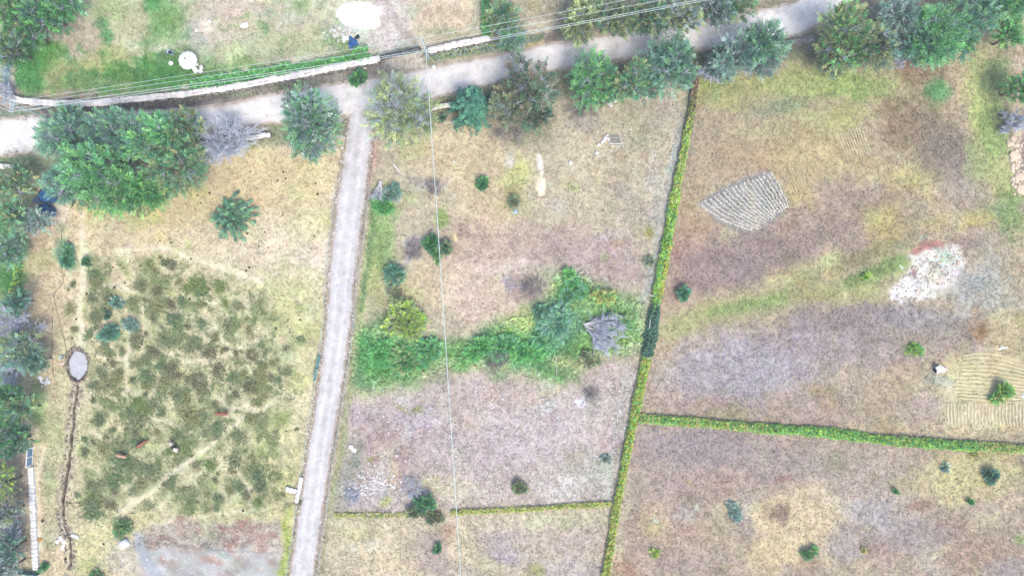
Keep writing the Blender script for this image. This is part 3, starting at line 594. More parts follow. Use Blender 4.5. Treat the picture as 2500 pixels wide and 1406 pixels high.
# ------------------------------------------------------------------ foliage
def norm(a): return a/(np.linalg.norm(a, axis=-1, keepdims=True)+1e-9)
def sprays(rng, pos, dirs, L, M_, ll, lw, cols, droop=0.15, flat=0.35, jit=0.12):
    """pos, dirs (n,3): leaf sprays; each has M_ narrow four-sided leaves along its axis."""
    n = len(pos); d = norm(dirs)
    up = np.array([0, 0, 1.0]) + rng.normal(0, flat, (n, 3))
    side = norm(np.cross(d, up)); nrm = norm(np.cross(side, d))
    t = (np.arange(M_)+0.5)/M_
    sg = np.where(np.arange(M_) % 2 == 0, 1.0, -1.0); sg[-1] = 0
    Ls = L*rng.uniform(0.7, 1.25, (n, 1, 1))
    base = pos[:, None] + d[:, None]*(t[None, :, None]*Ls) - np.array([0, 0, 1.0])*(droop*(t**2)[None, :, None]*Ls)
    ld = norm(d[:, None]*0.75 + side[:, None]*(sg[None, :, None]*rng.uniform(0.6, 1.1, (n, M_, 1))) + rng.normal(0, 0.22, (n, M_, 3)) - np.array([0, 0, droop*0.8]))
    lln = ll*rng.uniform(0.7, 1.3, (n, M_, 1))*(1.15-0.45*t)[None, :, None]
    ws = norm(np.cross(ld, nrm[:, None]+rng.normal(0, 0.35, (n, M_, 3))))*(lw*0.5*rng.uniform(0.75, 1.25, (n, M_, 1)))
    a = base; b = base+ld*lln*0.45+ws; c = base+ld*lln; e = base+ld*lln*0.45-ws
    v = np.stack([a, b, c, e], 2).reshape(-1, 3)
    f = np.arange(len(v)).reshape(-1, 4)
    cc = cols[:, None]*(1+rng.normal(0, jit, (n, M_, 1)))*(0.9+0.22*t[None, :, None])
    cc = np.repeat(np.clip(cc, 0.006, 0.8)[:, :, None], 4, 2).reshape(-1, 3)
    return v, f, cc

def crown_points(rng, R, hz, zc, nl, n, lobe=0.42, flatb=-0.45):
    """lobe centres inside an uneven ellipsoid and n spray points on the lobes."""
    th = rng.uniform(0, 2*np.pi, nl); u = rng.uniform(0, 1, nl)**0.5*0.68
    zz = rng.uniform(flatb, 0.75, nl)*np.sqrt(1-u*u)
    lc = np.stack([u*np.cos(th)*R*rng.uniform(.85, 1.15, nl), u*np.sin(th)*R*rng.uniform(.85, 1.15, nl), zc+zz*hz], 1)
    lr = lobe*R*rng.uniform(0.55, 1.05, nl)
    k = rng.choice(nl, n, p=lr**2/np.sum(lr**2))
    d = norm(rng.normal(0, 1, (n, 3))); d[:, 2] = np.abs(d[:, 2])*np.where(rng.random(n) < 0.75, 1, -0.6)
    p = lc[k] + d*(lr[k]*rng.uniform(0.35, 1.0, n)**0.6)[:, None]*np.array([1, 1, min(1.0, hz/R*1.1)])
    out = norm(d + 0.7*norm((p-np.array([0, 0, zc-0.5*hz]))*np.array([1, 1, 0.8])) + np.array([0, 0, 0.12]))
    return lc, lr, k, p, out

PAL = {  # lit leaf colours, as they show in daylight at this exposure
 'blue': [(132,174,156),(148,188,162),(114,158,146)], 'green': [(120,178,136),(142,196,142),(102,162,128)], 'bright': [(124,196,120),(150,212,126),(104,180,114)],
 'yellow': [(178,200,140),(196,212,148),(164,190,142)], 'olive': [(152,172,124),(172,184,128),(134,156,118)], 'dark': [(88,134,110),(106,152,114),(76,118,104)],
 'brown': [(140,146,122),(152,138,118),(116,142,118),(134,162,128)], 'grey': [(166,188,182),(184,202,192),(148,174,174)], 'lime': [(168,206,84),(186,214,96),(150,198,82)],
 'teal': [(110,168,142),(130,184,150),(96,150,130)], 'conifer': [(84,148,124),(108,172,138),(66,130,112)], 'straw': [(206,206,128),(190,200,112),(216,210,144)], 'deep': [(98,170,98),(118,186,106),(84,154,98)]}
def sat(c, k=1.06):
    c = np.array(c, float); l = c.mean(); return np.clip(l+(c-l)*k, 8, 245)
def palcols(rng, key, n, kk=1.25, mixkey=None, mixp=0.0):
    P_ = np.array([alb(sat(c), kk) for c in PAL[key]]); c = P_[rng.integers(0, len(P_), n)]
    if mixkey:
        Q = np.array([alb(sat(q), kk) for q in PAL[mixkey]]); sel = rng.random(n) < mixp
        c[sel] = Q[rng.integers(0, len(Q), n)][sel]
    return c*(1+rng.normal(0, 0.12, (n, 1)))

def limbs(m, rng, base_r, lc, zc, n):
    fork = np.array([rng.normal(0, .15), rng.normal(0, .15), max(0.5, zc*0.42)])
    m.tube([(0, 0, -0.25), fork*0.5+rng.normal(0, .05, 3)*np.array([1, 1, 0]), fork], [base_r*1.25, base_r, base_r*0.85], 7)
    for p in lc[:n]:
        mid = fork*0.5+p*0.5+rng.normal(0, 0.25, 3)*np.array([1, 1, 0.4])
        m.tube([fork, mid, p], [base_r*0.6, base_r*0.36, base_r*0.12], 5, cap=False)

def tree(name, x, y, rpx, h, pal, label, cat="tree", group=None, dens=1.0, mixkey=None, mixp=0.0, sl_=1.15, ll=0.62, lw=0.2, seed=None, nl=None, twigs=0, ell=1.0, kk=1.12):
    rng = np.random.default_rng(seed if seed is not None else int(x*7+y*13) % 99991)
    R = max(rpx*S*0.96-0.3*sl_, rpx*S*0.6); hz = min(R*0.9, h*0.42); zc = h-hz
    root = empty(name, W(x, y, zc+hz*0.3)*np.array([1, 1, 0]), label, cat, group)
    n = int(620*(rpx/95)**2*dens)+34
    nl = nl or int(9+rpx/6)
    lc, lr, k, p, out = crown_points(rng, R, hz, zc, nl, n)
    lobec = 1+rng.normal(0, 0.22, nl)
    p = p*np.array([ell, 1/ell, 1]); lc = lc*np.array([ell, 1/ell, 1])
    cols = palcols(rng, pal, n, kk, mixkey, mixp)*lobec[k][:, None]
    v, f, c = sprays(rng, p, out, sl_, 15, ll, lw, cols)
    MB().add(v, f, c).build("crown", M['leaf'], root)
    m = MB(); limbs(m, rng, 0.05*R+0.07, lc, zc, min(14, nl)); m.build("trunk", M['bark'], root, smooth=True)
    if twigs:
        t = MB(); nt = int(twigs)
        a = lc[rng.integers(0, nl, nt)]; b = a+norm(rng.normal(0, 1, (nt, 3))*np.array([1, 1, .7])+norm(a)*0.8)*rng.uniform(.7, 2.3, (nt, 1))
        twigset(t, rng, a, b, 0.035); t.build("bare_twigs", M['twig'], root)["kind"] = "stuff"
    return root

def twigset(m, rng, a, b, r):
    """three-sided tapering twigs from points a to points b, vectorised."""
    n = len(a); d = norm(b-a); s1 = norm(np.cross(d, np.array([0.3, 0.2, 1.0]))); s2 = np.cross(d, s1)
    r = np.broadcast_to(np.asarray(r, float), (n,))[:, None]
    mid = (a+b)/2+rng.normal(0, 0.06, (n, 3))
    ring = lambda c, q: np.stack([c+s1*q, c-s1*q*0.5+s2*q*0.87, c-s1*q*0.5-s2*q*0.87], 1)
    v = np.concatenate([ring(a, r), ring(mid, r*0.75), b[:, None]], 1)
    o = (np.arange(n)*7)[:, None, None]
    q = np.array([[0,1,4,3],[1,2,5,4],[2,0,3,5]]); t = np.array([[3,4,6],[4,5,6],[5,3,6]])
    m.add(v.reshape(-1, 3), (o+q[None]).reshape(-1, 4)); m.n -= len(v)*7
    m.f.append((o+t[None]).reshape(-1, 3)+m.n); m.n += len(v)*7

def dead_tree(name, x, y, rpx, h, label, cat="dead tree", mat='twig', n1=11, fan=None, seed=None, base=None, dens=1.0, r0=None, group=None, tr=0.03):
    rng = np.random.default_rng(seed if seed is not None else int(x*5+y*3) % 9973)
    R = rpx*S
    loc = W(x, y, h*0.5)*np.array([1, 1, 0]) if base is None else W(*base)
    root = empty(name, loc, label, cat, group)
    r0 = r0 or 0.045*R+0.05
    t = MB(); fork = np.array([0, 0, h*0.25])
    t.tube([(0, 0, -0.2), fork*0.5, fork], [r0*1.3, r0, r0*0.9], 7)
    A = []; Bq = []; Rr = []
    for i in range(n1):
        th = (2*np.pi*(i+rng.random())/n1 if fan is None else math.radians(fan[0]+rng.uniform(-fan[1], fan[1])))
        el = rng.uniform(0.15, 1.2) if fan is None else rng.uniform(0.2, 0.7)
        L = R*rng.uniform(0.65, 1.0) if fan is None else R*rng.uniform(1.1, 1.7)
        tip = fork+np.array([math.cos(th)*math.cos(el)*L, math.sin(th)*math.cos(el)*L, math.sin(el)*min(L, h*0.75)])
        mid = (fork+tip)/2+rng.normal(0, .12*R, 3)*np.array([1, 1, .4])
        t.tube([fork, mid, tip], [r0*0.55, r0*0.33, r0*0.12], 5, cap=False)
        for j in range(int(13*dens)):
            q = rng.uniform(0.3, 1.0); pnt = (fork*(1-q)**2+2*mid*q*(1-q)+tip*q*q)
            dd = norm(norm(tip-fork)+rng.normal(0, 0.75, 3)); ln = R*rng.uniform(0.18, 0.45)
            e = pnt+dd*ln; e[2] = max(e[2], 0.1)
            A.append(pnt); Bq.append(e); Rr.append(tr*1.3)
            for k in range(int(9*dens)):
                w = rng.uniform(0.25, 1); pp = pnt*(1-w)+e*w; e2 = pp+norm(dd+rng.normal(0, 0.7, 3))*R*rng.uniform(0.08, 0.25); e2[2] = max(e2[2], 0.08)
                A.append(pp); Bq.append(e2); Rr.append(tr*0.75)
    t.build("trunk", M['deadwood'] if fan else M[mat], root, smooth=True)
    tw = MB(); twigset(tw, rng, np.array(A), np.array(Bq), np.array(Rr)); tw.build("twigs", M[mat], root)["kind"] = "stuff"
    return root

def shrub(name, x, y, rpx, h, pal, label, cat="shrub", group=None, dens=1.0, mixkey=None, mixp=0.0, ll=0.36, lw=0.15, sl_=0.8, kk=1.15, ell=1.0):
    rng = np.random.default_rng(int(x*11+y*17) % 99991)
    ell = ell*rng.uniform(.78, 1.28)
    R = rpx*S*0.86
    root = empty(name, W(x, y, h*0.4)*np.array([1, 1, 0]), label, cat, group)
    n = int(240*(rpx/30)**2*dens)+30; nl = max(4, int(rpx/7))
    lc, lr, k, p, out = crown_points(rng, R*0.95, h*0.6, h*0.45, nl, n, 0.5, -0.3)
    p = p*np.array([ell, 1/ell, 1])
    p[:, 2] = np.clip(p[:, 2], 0.08, None)
    cols = palcols(rng, pal, n, kk, mixkey, mixp)
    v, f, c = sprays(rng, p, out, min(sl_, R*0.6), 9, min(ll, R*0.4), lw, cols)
    MB().add(v, f, c).build("foliage", M['leaf'], root)
    m = MB()
    for q in lc[:7]: m.tube([(0, 0, -0.1), q*0.55+np.array([0, 0, .1]), q], [0.07, 0.05, 0.02], 5, cap=False)
    m.build("stems", M['bark'], root)["kind"] = "stuff"
    return root

def hedge(name, pts, wpx, h, pal, label, dens=46, mixkey=None, mixp=0.0, cols_fn=None, ll=0.3, lw=0.19, gap=True, profile=None):
    rng = np.random.default_rng(int(pts[0][0]*3+pts[0][1]) % 9973)
    P_ = pl(pts, 240); Lm = seglen(P_)*S
    loc = W(*P_[0]); root = empty(name, loc, label, "hedge")
    n = int(Lm*wpx*S*dens)
    t = rng.random(n); ii = t*(len(P_)-1); i0 = ii.astype(int).clip(0, len(P_)-2); fr = (ii-i0)[:, None]
    c0 = P_[i0]*(1-fr)+P_[i0+1]*fr; tg = norm(P_[i0+1]-P_[i0]); nr = np.stack([tg[:, 1], -tg[:, 0]], 1)
    wv = 0.62*(wpx if profile is None else profile(t))*(0.45+0.75*vn(t*Lm/1.6, t*0, 81)+.4*vn(t*Lm/.6, t*0, 87))
    u = rng.uniform(-1, 1, n)
    zz = h*(0.55+0.5*vn(t*Lm/1.3, u*1.5, 82))*np.sqrt(np.clip(1-0.75*u*u, 0, 1))
    if gap: zz *= np.clip(0.25+np.abs(u-0.1)*3.2, 0.25, 1)
    zz *= rng.uniform(0.35, 1.0, n)**0.5
    xy = c0+nr*(u*wv*0.5)[:, None]
    pos = np.stack([(xy[:, 0]-1250)*S-loc[0], (703-xy[:, 1])*S-loc[1], zz], 1)
    dr = norm(np.stack([nr[:, 0]*u, -nr[:, 1]*u, np.full(n, 0.35)], 1)+rng.normal(0, 0.5, (n, 3))*np.array([1, 1, .5]))
    cols = palcols(rng, pal, n, 1.2, mixkey, mixp)
    ym = (rng.random(n) < np.clip(vn(t*Lm/5, t*0, 84)*1.6-.65, 0, .8)) & (pal in ('lime', 'straw')); Yh = np.array([alb(q, 1.2) for q in PAL['straw']+[(176,206,84)]]); cols[ym] = Yh[rng.integers(0, 4, ym.sum())]
    if cols_fn: cols = cols_fn(rng, t, u, cols)
    cols *= (0.85+0.35*vn(t*Lm/0.9, u*2, 83))[:, None]
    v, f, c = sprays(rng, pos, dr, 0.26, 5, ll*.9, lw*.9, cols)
    MB().add(v, f, c).build("foliage", M['leaf'], root)
    m = MB(); ns = int(Lm/1.2)
    for q in np.linspace(0.004, 0.996, ns):
        a = P_[int(q*(len(P_)-1))]; a = W(*a)-loc
        m.tube([a+np.array([0, 0, -0.1]), a+np.array([rng.normal(0, .06), rng.normal(0, .06), h*0.55])], [0.04, 0.02], 4, cap=False)
    m.build("stems", M['bark'], root)["kind"] = "stuff"
    return root

# --- hedges between the plots
MH = [(1697,195),(1688,270),(1672,350),(1656,430),(1643,500),(1626,600),(1611,680),(1600,740),(1590,800),(1578,870),(1565,930),(1550,1000),(1536,1070),(1521,1150),(1505,1230),(1491,1320),(1476,1410),(1462,1490)]
LM = np.linspace(0, 1, 40)
def mh_w(t):
    y = 195+t*1295
    return np.interp(y, [195, 330, 400, 500, 620, 730, 770, 850, 880, 900, 1100, 1250, 1500], [14, 16, 20, 26, 26, 26, 36, 36, 24, 22, 20, 18, 20])
def mh_c(rng, t, u, c):
    y = 195+t*1295
    br = y < 215+130*rng.random(len(y))
    B_ = np.array([alb(q, 1.1) for q in [(150,120,104),(124,100,92),(168,146,120)]]); c[br] = B_[rng.integers(0, 3, br.sum())]
    dk = (y > 735+18*rng.random(len(y))) & (y < 872)
    D_ = np.array([alb(q, 1.15) for q in PAL['dark']+[(70,126,110)]]); c[dk] = D_[rng.integers(0, 4, dk.sum())]
    ylw = (y > 880) & (rng.random(len(y)) < 0.4) | ((y > 600) & (y < 735) & (u > 0.2) & (rng.random(len(y)) < .6))
    Y_ = np.array([alb(q, 1.2) for q in [(206,204,96),(214,196,110),(190,200,84)]]); c[ylw] = Y_[rng.integers(0, 3, ylw.sum())]
    return c
hedge("boundary_hedge", MH, 26, 1.3, 'lime', "long bright green hedge running down the middle from the dark trees", 52, 'bright', 0.35, mh_c, profile=mh_w)
def rh_c(rng, t, u, c):
    ylw = (t > 0.82) & (rng.random(len(t)) < 0.6); Y_ = np.array([alb(q, 1.2) for q in PAL['straw']]); c[ylw] = Y_[rng.integers(0, 3, ylw.sum())]
    return c
hedge("boundary_hedge", [(1562,1021),(1640,1026),(1700,1030),(1850,1044),(2000,1053),(2150,1072),(2300,1084),(2420,1090),(2560,1100)], 25, 1.1, 'lime', "bright green hedge running from the long hedge to the right edge", 54, 'bright', 0.55, rh_c, gap=False)
hedge("low_hedge", [(818,1256),(900,1256),(1000,1256),(1060,1250)], 7, 0.5, 'straw', "thin yellowish hedge beside the farm track", 30, 'olive', 0.4, gap=False)
hedge("low_hedge", [(1100,1250),(1200,1245),(1300,1241),(1400,1233),(1492,1229)], 9, 0.6, 'straw', "thin yellow hedge joining the long hedge from the left", 44, 'lime', 0.3, gap=False)
hedge("garden_hedge", [(470,212),(560,200),(650,185),(740,170),(820,155),(905,136)], 32, 1.7, 'deep', "dark green garden hedge behind the curved stone wall", 34, 'bright', 0.4, gap=False, ll=.4, lw=.22, profile=lambda t: 16+52*vn(t*22, t*0, 88)**1.2)
hedge("garden_hedge", [(1186,-30),(1186,20),(1184,60),(1190,95)], 20, 1.8, 'bright', "upright bright green hedge above the white wall", 46, 'deep', 0.5, gap=False)
hedge("field_hedge", [(50,590),(50,640),(44,690),(36,720)], 16, 1.3, 'lime', "yellow green hedge at the left edge below the blue tanks", 40, 'deep', 0.5, gap=False)
hedge("verge_hedge", [(1062,142),(1140,128),(1200,118),(1260,104),(1330,92)], 18, 0.8, 'olive', "low olive hedge between the white wall and the road", 34, 'grey', 0.4, gap=False)

# --- trees
T = [
 # north-west grove
 (35,45,62,8,'deep','olive',.35,"dark green tree in the top left corner"),(105,28,58,8,'deep','dark',.4,"dark green tree right of the corner tree, top left"),
 (22,118,42,7,'dark','olive',.4,"dark tree below the corner tree at the left edge"),(158,5,44,7,'green','deep',.4,"green tree at the top edge beside the garden lawn"),
 (70,82,34,6,'dark','deep',.4,"small dark tree tucked under the corner grove"),
 # big clump left of the bare tree
 (150,330,78,9,'blue','green',.4,"blue green tree at the left end of the roadside clump"),(205,405,70,10,'green','bright',.4,"mid green tree in the heart of the roadside clump"),
 (295,318,74,9,'blue','green',.5,"blue green tree at the upper side of the roadside clump"),(250,440,84,11,'bright','green',.4,"tall bright green tree at the front of the roadside clump"),
 (385,335,72,10,'green','bright',.5,"bright feathery tree upper right in the roadside clump"),(430,400,76,9,'green','olive',.35,"green tree at the right of the roadside clump"),
 (165,455,58,8,'blue','teal',.4,"low blue green tree nearest the water tanks"),(345,470,56,8,'bright','deep',.4,"bright green tree at the lower right of the roadside clump"),
 (455,310,46,8,'olive','green',.4,"olive tree touching the bare grey tree"),
 (755,305,100,9,'green','grey',.35,"round green tree left of the track junction"),(975,268,98,9,'yellow','grey',.25,"pale yellow green tree right of the track junction"),
 (1290,205,74,8,'brown','dark',.3,"brownish dark tree beside the pointed conifer"),(1240,250,52,7,'brown','olive',.4,"dull brown tree behind the pointed conifer"),
 (1445,196,64,8,'green','bright',.5,"green tree right of the brownish tree"),(1530,196,58,8,'olive','green',.5,"olive green tree in the middle of the roadside row"),
 (1638,152,80,9,'green','blue',.5,"round blue green tree above the end of the long hedge"),(1790,132,56,8,'blue','grey',.4,"bluish tree right of the round roadside tree"),
 (1866,108,58,9,'green','blue',.5,"green tree beside the short dark wall"),(2065,90,86,10,'olive','bright',.4,"tall yellow green tree at the top right of the road"),
 (2150,95,50,8,'olive','blue',.4,"olive tree beside the tall yellow green tree"),(2290,80,74,9,'bright','green',.5,"bright green tree in the upper right row"),
 (2200,40,52,8,'blue','grey',.4,"bluish tree behind the upper right row"),(2380,40,64,8,'green','blue',.4,"green tree near the top right corner"),(2460,10,50,8,'bright','green',.4,"bright tree cut by the top right corner"),
 (2470,85,40,6,'deep','bright',.4,"compact dark green tree at the upper right edge"),(2492,215,40,6,'deep','bright',.5,"green tree cut by the right edge below the compact one"),
 (2140,125,44,6,'blue','olive',.4,"low bluish tree below the bare grey one, upper right"),(2245,118,48,7,'green','blue',.4,"green tree right of the bare grey one, upper right"),(2345,105,42,6,'teal','bright',.4,"teal tree at the lower side of the upper right row"),
 (1760,165,38,4,'blue','grey',.5,"low bluish tree right of the top of the long hedge"),(1860,150,42,4,'blue','grey',.5,"low blue grey tree below the green one by the dark wall"),(2040,150,44,6,'olive','blue',.4,"olive tree hanging over the field at the upper right"),
 (1300,270,50,4,'brown','dark',.4,"low brown tree in front of the brownish dark tree"),(1480,225,50,5,'green','olive',.5,"low green tree at the front of the roadside row"),(1570,200,46,5,'blue','green',.5,"low bluish tree left of the round roadside tree"),
 # row north of the road
 (1430,45,62,7,'olive','yellow',.4,"olive tree at the left end of the row above the road"),(1505,42,56,7,'olive','dark',.3,"olive tree second in the row above the road"),
 (1590,32,58,7,'dark','olive',.5,"dark tree in the middle of the row above the road"),(1670,26,54,7,'olive','grey',.4,"greyish olive tree in the row above the road"),
 (1745,12,50,7,'dark','grey',.5,"dark greyish tree in the row above the road"),(1815,5,40,6,'green','yellow',.4,"green tree at the right end of the row above the road"),
 (1250,80,42,6,'green','grey',.4,"bushy tree above the white wall by the road"),(1225,40,40,6,'green','olive',.4,"green bushy tree beside the upright hedge"),
 # left edge
 (35,455,54,7,'olive','green',.4,"olive tree left of the blue water tanks"),(20,530,46,7,'green','olive',.4,"green tree at the left edge below the tanks"),(82,545,30,5,'blue','grey',.5,"small blue green tree just below the tanks"),
 (12,610,40,6,'green','grey',.4,"green tree at the left edge above the dead tree"),(38,735,30,5,'teal','dark',.4,"small teal tree above the grey dead tree"),
 (45,860,52,7,'blue','olive',.4,"blue green tree below the grey dead tree at left"),(85,880,26,5,'blue','dark',.4,"small bluish tree beside the grey pond"),(22,975,36,6,'deep','dark',.4,"deep green tree at the left edge by the ditch"),
 (50,1000,34,6,'green','olive',.5,"green tree near the upper end of the ditch"),(22,1080,52,7,'dark','deep',.3,"dark tree beside the blue grey gate"),(6,1180,44,6,'olive','lime',.35,"yellowish tree left of the white wall"),
 (10,1255,40,6,'grey','olive',.4,"pale grey green tree left of the white wall"),(24,1340,34,5,'teal','grey',.4,"teal tree at the lower left corner"),(12,1390,40,6,'grey','blue',.4,"grey green tree in the bottom left corner"),
]
for x, y, r, h, p, mk, mp, lb in T:
    sp = {'olive': (1.1, .42, .17), 'bright': (1.8, .62, .17), 'dark': (1.2, .42, .17), 'deep': (1.2, .44, .17)}.get(p, (1.45, .5, .155))
    dn_ = 0.72 if p == 'yellow' else (0.95 if p in ('brown', 'grey') else 1.1)
    tree("broadleaf_tree", x, y, r, h, p, lb, dens=dn_, mixkey=mk, mixp=mp, sl_=sp[0], ll=sp[1], lw=sp[2], twigs={'blue': 420, 'yellow': 420, 'grey': 420, 'brown': 300}.get(p, 200)*(r/70)**2)

# pointed conifer: whorls of drooping boughs
def conifer(x, y, rpx, h, label):
    rng = np.random.default_rng(77); root = empty("conifer", W(x, y, h*0.35)*np.array([1, 1, 0]), label, "tree")
    m = MB(); m.tube([(0, 0, -0.2), (0, 0, h*0.5), (0, 0, h)], [0.28, 0.18, 0.03], 7); m.build("trunk", M['bark'], root)
    pos = []; dr = []
    b = MB(); z = 0.9
    while z < h:
        R = rpx*S*(1-z/h)**0.8+0.25; nb = max(4, int(10*(1-z/h))+4)
        for q in range(nb):
            th = rng.uniform(0, 2*np.pi); d = np.array([math.cos(th), math.sin(th), 0.12-0.1*rng.random()]); Lb = R*rng.uniform(0.75, 1.1)
            b.tube([(0, 0, z), d*Lb+np.array([0, 0, z-0.1*Lb])], [0.05, 0.015], 4, cap=False)
            for t in np.arange(0.2, 1.02, 0.16):
                pos.append(d*Lb*t+np.array([0, 0, z-0.1*Lb*t*t])); dr.append(d+rng.normal(0, .35, 3))
        z += 0.55
    b.build("boughs", M['bark'], root)
    v, f, c = sprays(rng, np.array(pos), np.array(dr), 0.75, 11, 0.5, 0.15, palcols(rng, 'conifer', len(pos), 1.2), 0.3)
    MB().add(v, f, c).build("crown", M['leaf'], root)
conifer(1150, 262, 50, 9.0, "dark blue green pointed conifer beside the road")

# bare and dead trees
DT = [(552,345,78,7,"large bare blue grey tree right of the roadside clump",'twig',2.0),(40,785,56,6,"bare grey tree at the left edge above the pond",'twig',1.3),
      (2215,130,44,6,"bare grey tree among the upper right row",'twig',1.2),(1840,150,44,5,"bare bluish tree below the roadside row",'twig',1.1),
      (1730,170,40,4.5,"bare grey shrub tree at the top of the long hedge",'twig',1.0),(2472,300,36,3,"heap of bleached branches at the right edge",'twig',1.3),
      (30,1305,34,4,"bare blue grey tree left of the white wall's lower end",'twig',1.2),(22,915,34,4,"bare whitish tree at the left edge beside the pond",'twig',1.1),
      (8,118,30,4,"bare pale tree at the left edge below the grove",'twig',1.0),(1425,260,40,3,"bare grey bush below the roadside row",'twig_dark',1.0),(1250,300,60,3.5,"thin grey bush below the brownish tree",'twig_dark',1.0),
      (10,225,34,4,"bare grey tree at the left edge beside the leaning poles",'twig',1.0)]
for x, y, r, h, lb, mt, dd in DT: dead_tree("bare_tree", x, y, r, h, lb, mat=mt, dens=dd*.8, tr=.05 if mt == 'twig' else .035)
dead_tree("fallen_tree", 930, 480, 38, 2.2, "fallen white dead tree beside the farm track", fan=(-98, 34), base=(930, 446), n1=8, dens=0.6, r0=0.3, tr=0.03)
dead_tree("fallen_tree", 1465, 785, 64, 2.6, "fallen bare grey tree beside the dark part of the hedge", fan=(-12, 46), base=(1424, 790), n1=16, dens=1.1, r0=0.13, mat='twig', tr=0.045)
for x, y, r, h, lb in [(1215,882,34,1.6,"grey brushwood lying in the green belt"),(1445,962,28,1.2,"grey brushwood below the green belt"),(1010,612,34,1.1,"grey brushwood heap above the dark shrub"),
                       (1010,1190,36,1.2,"heap of pale cut branches left of the wire"),(1300,700,40,0.8,"thin grey brush on the pink field"),(1060,460,30,0.7,"pale brush crossed by the overhead wire"),(862,1212,26,0.9,"grey brush pile beside the farm track")]:
    dead_tree("brushwood", x, y, r, h, lb, "brushwood", mat='twig_dark' if y < 1100 else 'twig', n1=26, dens=0.42, tr=0.026, r0=.05)

